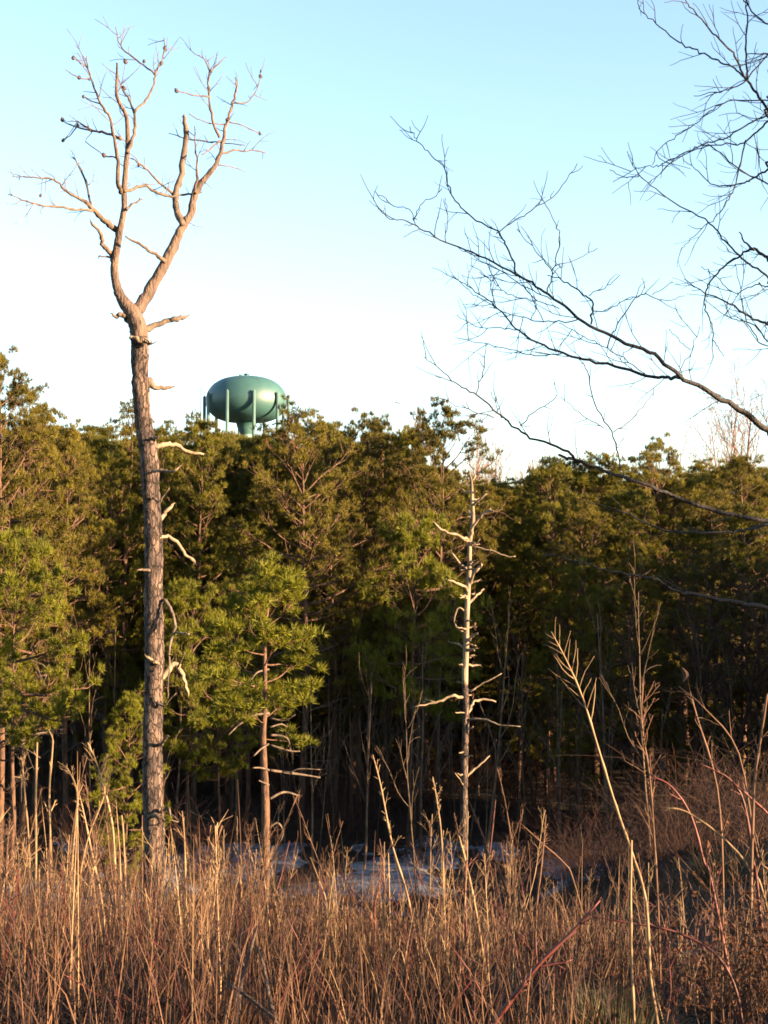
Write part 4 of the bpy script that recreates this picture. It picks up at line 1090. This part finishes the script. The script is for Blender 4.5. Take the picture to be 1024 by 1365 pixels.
weed_field(160, (5.2, 13), .22, .60, m_red, 74, TM, False)
weed_field(500, (13.5, 24), .3, .6, m_weed, 75, TM, False)

# fallen leaves on the ground between the stems
rl_ = np.random.default_rng(70)
n = 5000
y = rl_.uniform(4.3, 12, n); x = rl_.uniform(-1, 1, n) * (y * .3 + .3)
c = np.stack([x, y, ground_z(x, y) + rl_.uniform(.005, .07, n)], -1)
u = rl_.standard_normal((n, 3)); u[:, 2] *= .5; u /= np.linalg.norm(u, axis=1, keepdims=True)
w_ = np.cross(u, rl_.standard_normal((n, 3)) * np.array((.4, .4, 1))); w_ /= np.linalg.norm(w_, axis=1, keepdims=True)
s = rl_.uniform(.02, .05, n)[:, None]
v = np.stack([c - u * s, c + w_ * s * .55, c + u * s, c - w_ * s * .55], 1).reshape(-1, 3)
tag(link('leaf_litter', new_mesh('leaf_litter', v, np.arange(n * 4).reshape(n, 4), np.zeros((0, 3), int), m_leaf, smooth=False)), kind='stuff')

# ------------------------------------------------------------------ tall weeds: traced ones first
def weed_mesh(rg, p, r, head=.3, nb=10, bl=(.05, .16), flat=False):
    """p stem points from root to tip; returns (stem MB, head MB)"""
    b = MB()
    hd_ = MB() if nb > 4 else b
    r = np.asarray(r) * np.where(np.arange(len(p)) % 4 == 2, 1.35, 1.0)
    b.tube(p, r, 6, 0, .05, rg)
    n = len(p)
    L = np.linalg.norm(np.diff(p, axis=0), axis=1).sum()
    for k in range(nb):
        t = 1 - head * (k + rg.random()) / nb
        i = min(int(t * (n - 1)), n - 2)
        d = p[i + 1] - p[i]
        side = 1 if k % 2 else -1
        dr = side_dir(rg, d, rg.uniform(.45, .8))
        if flat:
            u = d / np.linalg.norm(d)
            dr = u * .82 + side * .57 * np.array((u[2], rg.uniform(-.3, .3), -u[0]))
        l = rg.uniform(*bl) * (1.2 - .6 * (t - 1 + head) / max(head, .01))
        q = wander(rg, p[i], dr, l, 4, .10, .06)
        rr0 = max(.0012, r[i] * .55)
        hd_.tube(q, np.linspace(rr0, rr0 * .5, 5), 4)
        if l > bl[0] * 1.3 and not flat:
            for m in (1, 2, 3):
                q2 = wander(rg, q[m], side_dir(rg, q[m + 1] - q[m], .7), l * .35, 2, .1, .05)
                hd_.tube(q2, np.linspace(rr0 * .6, rr0 * .35, 3), 3)
    return b, hd_
rng = np.random.default_rng(31)
def traced_weed(name, label, cat, pts, w, d, mat=None, head=.3, nb=10, bl=(.05, .15), ground=True, dd=0.0, group=None):
    p, r = traced(pts, w, d, dd, .01, rng)
    if ground:
        g = float(ground_z(p[0, 0], p[0, 1]))
        if p[0, 2] > g:
            lean_ = (p[0] - p[1]); lean_ /= -lean_[2] if lean_[2] < -.05 else 1
            drop = p[0, 2] - g + .03
            q = p[0] + np.array((lean_[0] * drop * .5, 0, -drop))
            p = np.vstack([q, p]); r = np.concatenate([[r[0] * 1.1], r])
    root = empty(name, label, cat, tuple(p[0]), group)
    p2, r2 = smooth_path(p - p[0], r, 4)
    b, h_ = weed_mesh(rng, p2, np.maximum(r2, .0012), head, nb, bl, 'fishbone' in label)
    b.build('stem', mat or m_stalk, root)
    if nb > 4: h_.build('seed_head' if cat == 'weed' else 'side_twigs', mat or m_stalk, root)
    return root
w0 = tr(0, 960, 3.79); w1 = tr(480, 980, 3.546); w2 = tr(680, 820, 2.977)
tall = 'tall pale dried weed stalk '
for lab, pts, w, d, head, nb, bl, mat in (
    ('with a small forked candelabra head, beside the palest straight stalk', w0([(100, 1340), (135, 1080), (150, 850), (145, 600), (128, 400), (116, 250), (110, 200)]), [3, 2.8, 2.2, 1.4], 9.3, .30, 12, (.05, .13), m_stalk),
    ('palest and straightest of the field, with a bare blunt tip', w0([(165, 1330), (175, 1000), (182, 700), (181, 400), (188, 112)]), [3.6, 3.4, 3.2, 2.6], 9.0, .2, 3, (.02, .05), m_stalk),
    ('whose bent tip carries one crosswise twig', w0([(265, 1300), (258, 900), (255, 600), (250, 350), (265, 150), (265, 90), (244, 48)]), [3.4, 3.2, 2.6, 1.6], 9.2, .55, 7, (.04, .09), m_stalk),
    ('curving back at its tip just before the crossing pair', w0([(335, 1300), (355, 850), (375, 600), (390, 430), (385, 340), (350, 260), (328, 228)]), [3, 2.8, 2.4, 1.4], 9.4, .4, 10, (.04, .11), m_stalk),
    ('leaning out of the crossing pair, brown', w0([(545, 1300), (520, 950), (460, 650), (430, 500), (400, 370)]), [3, 2.8, 2.4, 1.6], 9.1, .2, 6, (.03, .08), m_stalk),
    ('crossing its neighbour and leaning to the dead pine', w0([(330, 1180), (360, 1040), (410, 750), (450, 580), (520, 400), (530, 340)]), [3.2, 3, 2.4, 1.6], 9.0, .2, 6, (.03, .08), m_stalk),
    ('with the widest head', w0([(600, 1340), (585, 900), (575, 600), (555, 460), (520, 320), (490, 220), (443, 112)]), [3.2, 3, 2.6, 1.4], 9.2, .42, 20, (.06, .18), m_stalk),
    ('short-tipped and bare, nearest to the dead pine trunk', w0([(640, 1340), (635, 900), (625, 600), (615, 480)]), [3, 2.8, 2.2], 9.3, .15, 2, (.02, .04), m_stalk),
    ('standing right in front of the dead pine trunk', w0([(718, 1250), (718, 940), (719, 480)]), [2.4, 2.2, 1.4], 9.8, .2, 4, (.03, .06), m_stalk_b),
    ('alone beside the dead pine, with a twin side shoot', w0([(968, 1340), (955, 1120), (940, 900), (932, 600), (920, 458)]), [3.2, 3, 2.6, 1.8], 8.8, .25, 5, (.04, .09), m_stalk),
    ('greyish and branched behind the crossing pair', w0([(500, 1200), (490, 800), (450, 450), (428, 275)]), [2.4, 2.2, 1.4], 9.9, .45, 16, (.06, .16), m_stalk_b),
    ('leaning with its fuzzy tip over the picture edge', w0([(70, 1150), (60, 900), (40, 700), (8, 490)]), [2.4, 2.2, 1.4], 9.6, .4, 12, (.05, .12), m_stalk_b),
    ('slanting strongly across the foot of the candelabra stalk', w0([(-30, 1290), (0, 1200), (70, 980), (135, 795)]), [2.6, 2.4, 1.6], 9.0, .3, 4, (.03, .07), m_stalk_b),
    ('with antler-like tip rising beside the snag from the grass', [(560, 1290), (545, 1200), (524, 1130), (513, 1075), (506, 1040), (497, 1006)], [2.8, 2.6, 2.2, 1.4], 9.2, .5, 12, (.04, .11), m_stalk),
    ('thin, straight, just before the snow and the snag', w1([(145, 1060), (140, 800), (134, 556)]), [2.4, 2, 1.4], 8.9, .2, 4, (.02, .05), m_stalk),
    ('rising in front of the snow just beside the snag foot', w1([(380, 1270), (400, 900), (386, 500), (366, 330), (344, 196)]), [3, 2.8, 2.2, 1.4], 8.8, .3, 9, (.03, .09), m_stalk),
    ('thick and pale, leaning against the foot of the snag', w1([(628, 1330), (560, 900), (510, 640), (468, 476)]), [3.4, 3.2, 2.8, 2], 8.4, .15, 3, (.02, .05), m_stalk),
    ('leaning away behind the snag foot, brown', w1([(720, 850), (662, 650), (600, 520), (518, 316)]), [2.6, 2.4, 1.6], 9.2, .35, 8, (.03, .08), m_stalk_b),
    ('lying aslant across the shaded snow', w1([(1010, 690), (965, 605), (860, 510), (758, 416)]), [2.2, 2, 1.4], 9.8, .2, 3, (.02, .05), m_stalk_b),
    ('standing at the edge of the snow beyond the snag', w1([(838, 780), (860, 600), (879, 376)]), [2.4, 2.2, 1.4], 9.6, .2, 4, (.02, .06), m_stalk_b),
    ('long, leaning and feather-tipped, with fishbone side twigs', [(878, 1372), (867, 1300), (861, 1200), (841, 1132), (828, 1095), (814, 1052), (797, 995), (777, 931), (757, 884), (735, 842)], [3.8, 3.6, 3.4, 3, 2.4, 1.3], 5.9, .23, 20, (.08, .15), m_stalk),
    ('vertical and thick under the long leaning stalk', [(846, 1372), (842, 1280), (841, 1190), (842, 1120)], [3.6, 3.3, 2.6], 5.7, .1, 0, (.02, .05), m_stalk),
    ('branching like a broom in front of the sunlit sapling', [(880, 1290), (877, 1200), (871, 1100), (866, 1035), (858, 985), (855, 950), (858, 905)], [3, 2.8, 2.6, 1.6], 8.2, .62, 26, (.09, .24), m_stalk_b),
    ('upright before the bank, joining the red canes', [(1001, 1235), (1002, 1160), (1006, 1040), (1014, 985), (1023, 925)], [4, 3.6, 2.6], 6.8, .3, 4, (.04, .1), m_stalk_b),
    ('thin and wavy on the dark bank beside the broom weed', [(963, 1250), (964, 1172), (956, 1050), (929, 955), (920, 922)], [3, 2.6, 1.8], 7.6, .5, 8, (.06, .16), m_stalk_b),
    ('pale, arching over the bank', [(1020, 1200), (1002, 1160), (962, 1115), (915, 1082), (885, 1077)], [3, 2.8, 2.2], 7.0, .3, 2, (.03, .06), m_stalk),
    ('slanting up from the corner across the dark bank', [(1040, 1180), (1010, 1140), (985, 1005), (940, 945), (905, 915)], [2.6, 2.4, 1.6], 7.4, .5, 6, (.08, .2), m_stalk_b),
):
    traced_weed('weed_stalk', tall + lab if not lab.startswith('palest') else 'dried weed stalk, ' + lab, 'weed', pts, w, d, mat, head, nb, bl)

for lab, pts, w, d, nb in (
    ('thick red bramble cane slanting up through the grass, broadest of the canes', [(650, 1380), (715, 1290), (760, 1245), (800, 1200)], [6, 5.6, 4.6, 2.4], 5.6, 6),
    ('upright red cane crossing the foot of the snag', w1([(530, 1350), (505, 1000), (496, 700), (505, 590)]), [4, 3.6, 2.4], 7.6, 2),
    ('short red cane pointing up before the snow', w1([(575, 900), (592, 760), (615, 550), (641, 306)]), [3, 2.6, 1.4], 8.6, 2),
    ('red cane arching over the dark bank', w2([(980, 1060), (968, 990), (930, 750), (880, 660), (820, 620), (748, 588)]), [4, 3.6, 3, 1.6], 7.0, 3),
    ('red cane bending in from the picture edge above the leafy bush', w2([(1060, 850), (1024, 790), (960, 730), (880, 660)]), [4, 3.6, 2.4], 6.9, 2),
    ('thin dark red cane curving up beside the broom weed', w2([(800, 1060), (770, 980), (720, 800), (640, 680), (560, 638)]), [3.6, 3, 1.6], 7.2, 3),
    ('dark cane sagging across the shaded grass under the tussock side', [(990, 1365), (978, 1310), (950, 1268), (900, 1242), (850, 1232), (790, 1222)], [4, 3.4, 3, 1.6], 6.2, 1),
    ('short red cane beside the snow and the antler-tipped stalk', w1([(75, 1000), (70, 800), (110, 640), (92, 490)]), [3, 2.6, 1.6], 8.8, 2),
):
    o = traced_weed('bramble_cane', lab, 'bramble', pts, w, d, m_red, .7, nb, (.06, .16))
# dark sticks lying among the litter
for lab, pts, w, d in (('dark crooked dead stick leaning in the litter by the yellow grass', [(372, 1372), (350, 1345), (325, 1325), (304, 1312)], [5, 5, 5, 4.5], 5.6), ('grey split dead stem leaning upright in the grass', [(368, 1372), (357, 1320), (352, 1290), (343, 1262)], [6, 6, 5, 4], 5.9),
                       ('red-brown dead stem leaning against the grey split one', [(318, 1340), (325, 1300), (335, 1262), (343, 1235)], [6, 5.4, 4.6, 3], 6.0), ('folded pale stem standing like a narrow tent in the grass', [(510, 1330), (531, 1265), (546, 1312)], [2.6, 2.4, 2.2], 7.0)):
    p, r = traced(pts, w, d, .25, .0)
    p[:, 2] = np.maximum(p[:, 2], ground_z(p[:, 0], p[:, 1]) + r)
    if p[0, 2] > ground_z(p[0, 0], p[0, 1]) + .05:
        p = np.vstack([[p[0, 0], p[0, 1] - .02, float(ground_z(p[0, 0], p[0, 1]))], p]); r = np.concatenate([[r[0]], r])
    b = MB(); p2, r2 = smooth_path(p, r, 4); b.tube(p2, r2, 7, 0, .05, rng)
    tag(b.build('fallen_stick', m_twig if 'dark' in lab or 'grey' in lab else (m_red if 'red' in lab[:5] else m_stalk)), lab, 'stem')

# the many others, copies of twelve stalks
WV = []
for i in range(12):
    rg = np.random.default_rng(700 + i)
    H = rg.uniform(.7, 1.0)
    p = wander(rg, (0, 0, -.03), (rg.normal(0, .1), rg.normal(0, .1), 1), H, 9, .045, .02)
    root = empty('weed_stalk', 'weed', 'weed')
    p2, r2 = smooth_path(p, np.linspace(.0032, .0014, 10), 2)
    b, h_ = weed_mesh(rg, p2, r2, rg.uniform(.2, .5), int(rg.integers(5, 16)), (.04, .12))
    mt = (m_stalk, m_stalk_b, m_stalk_b, m_stalk_b)[i % 4]
    b.build('stem', mt, root); h_.build('seed_head', mt, root)
    WV.append(root)
rw = random.Random(12)
for i in range(255):
    src = WV[i % 12]
    o = src if i < 12 else copy_tree(src)
    y = rw.uniform(6.2, 13.5)
    x = rw.uniform(-.29, .29) * y
    if x / y > .1 and rw.random() < .45: x = rw.uniform(-.29, .1) * y
    o.location = (x, y, float(ground_z(x, y)))
    s = rw.uniform(.6, 1.4) * (.7 if y > 10.5 and -.15 < x / y < .03 else 1) * (1.0 if x / y < -.1 else .95 if x / y < .12 else .8)
    o.scale = (s, s, s)
    o.rotation_euler = (rw.gauss(0, .1), rw.gauss(0, .1), rw.uniform(0, 6.28))
    relabel(o, 'thin dried weed stalk with twiggy tip standing among the brown grass', 'dried weed stalks in the grass')
RC = []
for i in range(4):
    rg = np.random.default_rng(760 + i)
    p = wander(rg, (0, 0, -.03), (rg.normal(0, .25), rg.normal(0, .25), 1), .8, 9, .07, -.03)
    root = empty('bramble_cane', 'bramble', 'bramble')
    b, h_ = weed_mesh(rg, *smooth_path(p, np.linspace(.0042, .0018, 10), 2), .6, 3, (.06, .14))
    b.build('stem', m_red, root)
    RC.append(root)
for i in range(75):
    o = RC[i] if i < 4 else copy_tree(RC[i % 4])
    y = rw.uniform(5.2, 11); x = rw.uniform(-.28, .28) * y
    o.location = (x, y, float(ground_z(x, y)))
    s = rw.uniform(.5, 1.2); o.scale = (s, s, s)
    o.rotation_euler = (rw.gauss(0, .25), rw.gauss(0, .25), rw.uniform(0, 6.28))
    relabel(o, 'thin short red bramble cane among the brown grass', 'thin red canes in the grass')

# one curled leaf still hanging
c = P(912, 893, 7.6)
b = MB()
b.tube(np.array([P(920, 922, 7.6), P(917, 905, 7.6), c]), [.0016, .0013, .001], 4)
for k in range(5):
    t0, t1 = k / 5, (k + 1) / 5
    wd = lambda t: .016 * math.sin(math.pi * min(1, t * .9 + .08)) + .001
    pt = lambda t, sd: c + np.array((-.010 + .02 * math.sin(3 * t) + sd * wd(t), sd * sd * .012 - .01 * t, .012 - .075 * t))
    for s0, s1 in ((-1, 0), (0, 1)):
        b.quads([pt(t0, s0), pt(t0, s1), pt(t1, s1), pt(t1, s0)], [[0, 1, 2, 3]])
tag(b.build('dry_leaf', m_grass), 'single curled pale leaf hanging alone against the darkest part of the wood', 'leaf')
# grass tussocks
def tussock(px, py, d, n, h, mat, label, seed, rad=.16):
    rg = np.random.default_rng(seed)
    c = P(px, py, d); c[2] = float(ground_z(c[0], c[1]))
    a = rg.uniform(0, 2 * math.pi, n); r = rad * np.sqrt(rg.random(n))
    L = h * rg.uniform(.6, 1.2, n); out = rg.uniform(.2, 1.0, n) * (r / rad * .8 + .35)
    tt = np.array((0, .35, .7, 1.0))
    R_ = r[:, None] + L[:, None] * (out[:, None] * tt * .75)
    zz = L[:, None] * (tt - .62 * out[:, None] * tt ** 2.4)
    cc = np.stack([np.cos(a)[:, None] * R_, np.sin(a)[:, None] * R_, zz], -1)
    sd = np.stack([-np.sin(a), np.cos(a), np.zeros(n)], -1)[:, None, :] * .0035 * np.array((1, .9, .6, .1))[None, :, None]
    v = np.stack([cc - sd, cc + sd], 2).reshape(-1, 3)
    base = np.arange(n)[:, None] * 8
    q = np.concatenate([base + np.array([[2 * k, 2 * k + 1, 2 * k + 3, 2 * k + 2]]) for k in range(3)], 1).reshape(-1, 4)
    o = link('grass_tussock', new_mesh('grass_tussock', v, q, np.zeros((0, 3), int), mat))
    o.location = c
    tag(o, label, 'grass tussock')
tussock(815, 1350, 6.0, 1000, .34, m_tuss, 'grey-green drooping grass tussock at the foot of the long leaning weed', 801)
tussock(285, 1320, 6.3, 900, .26, m_grass, 'golden curled grass tussock lit by the sun beside the dark stick', 802)
tussock(960, 1150, 15.5, 700, .45, m_tuss, 'frosted grass tussock on the dark bank below the arching stems', 803, .25)
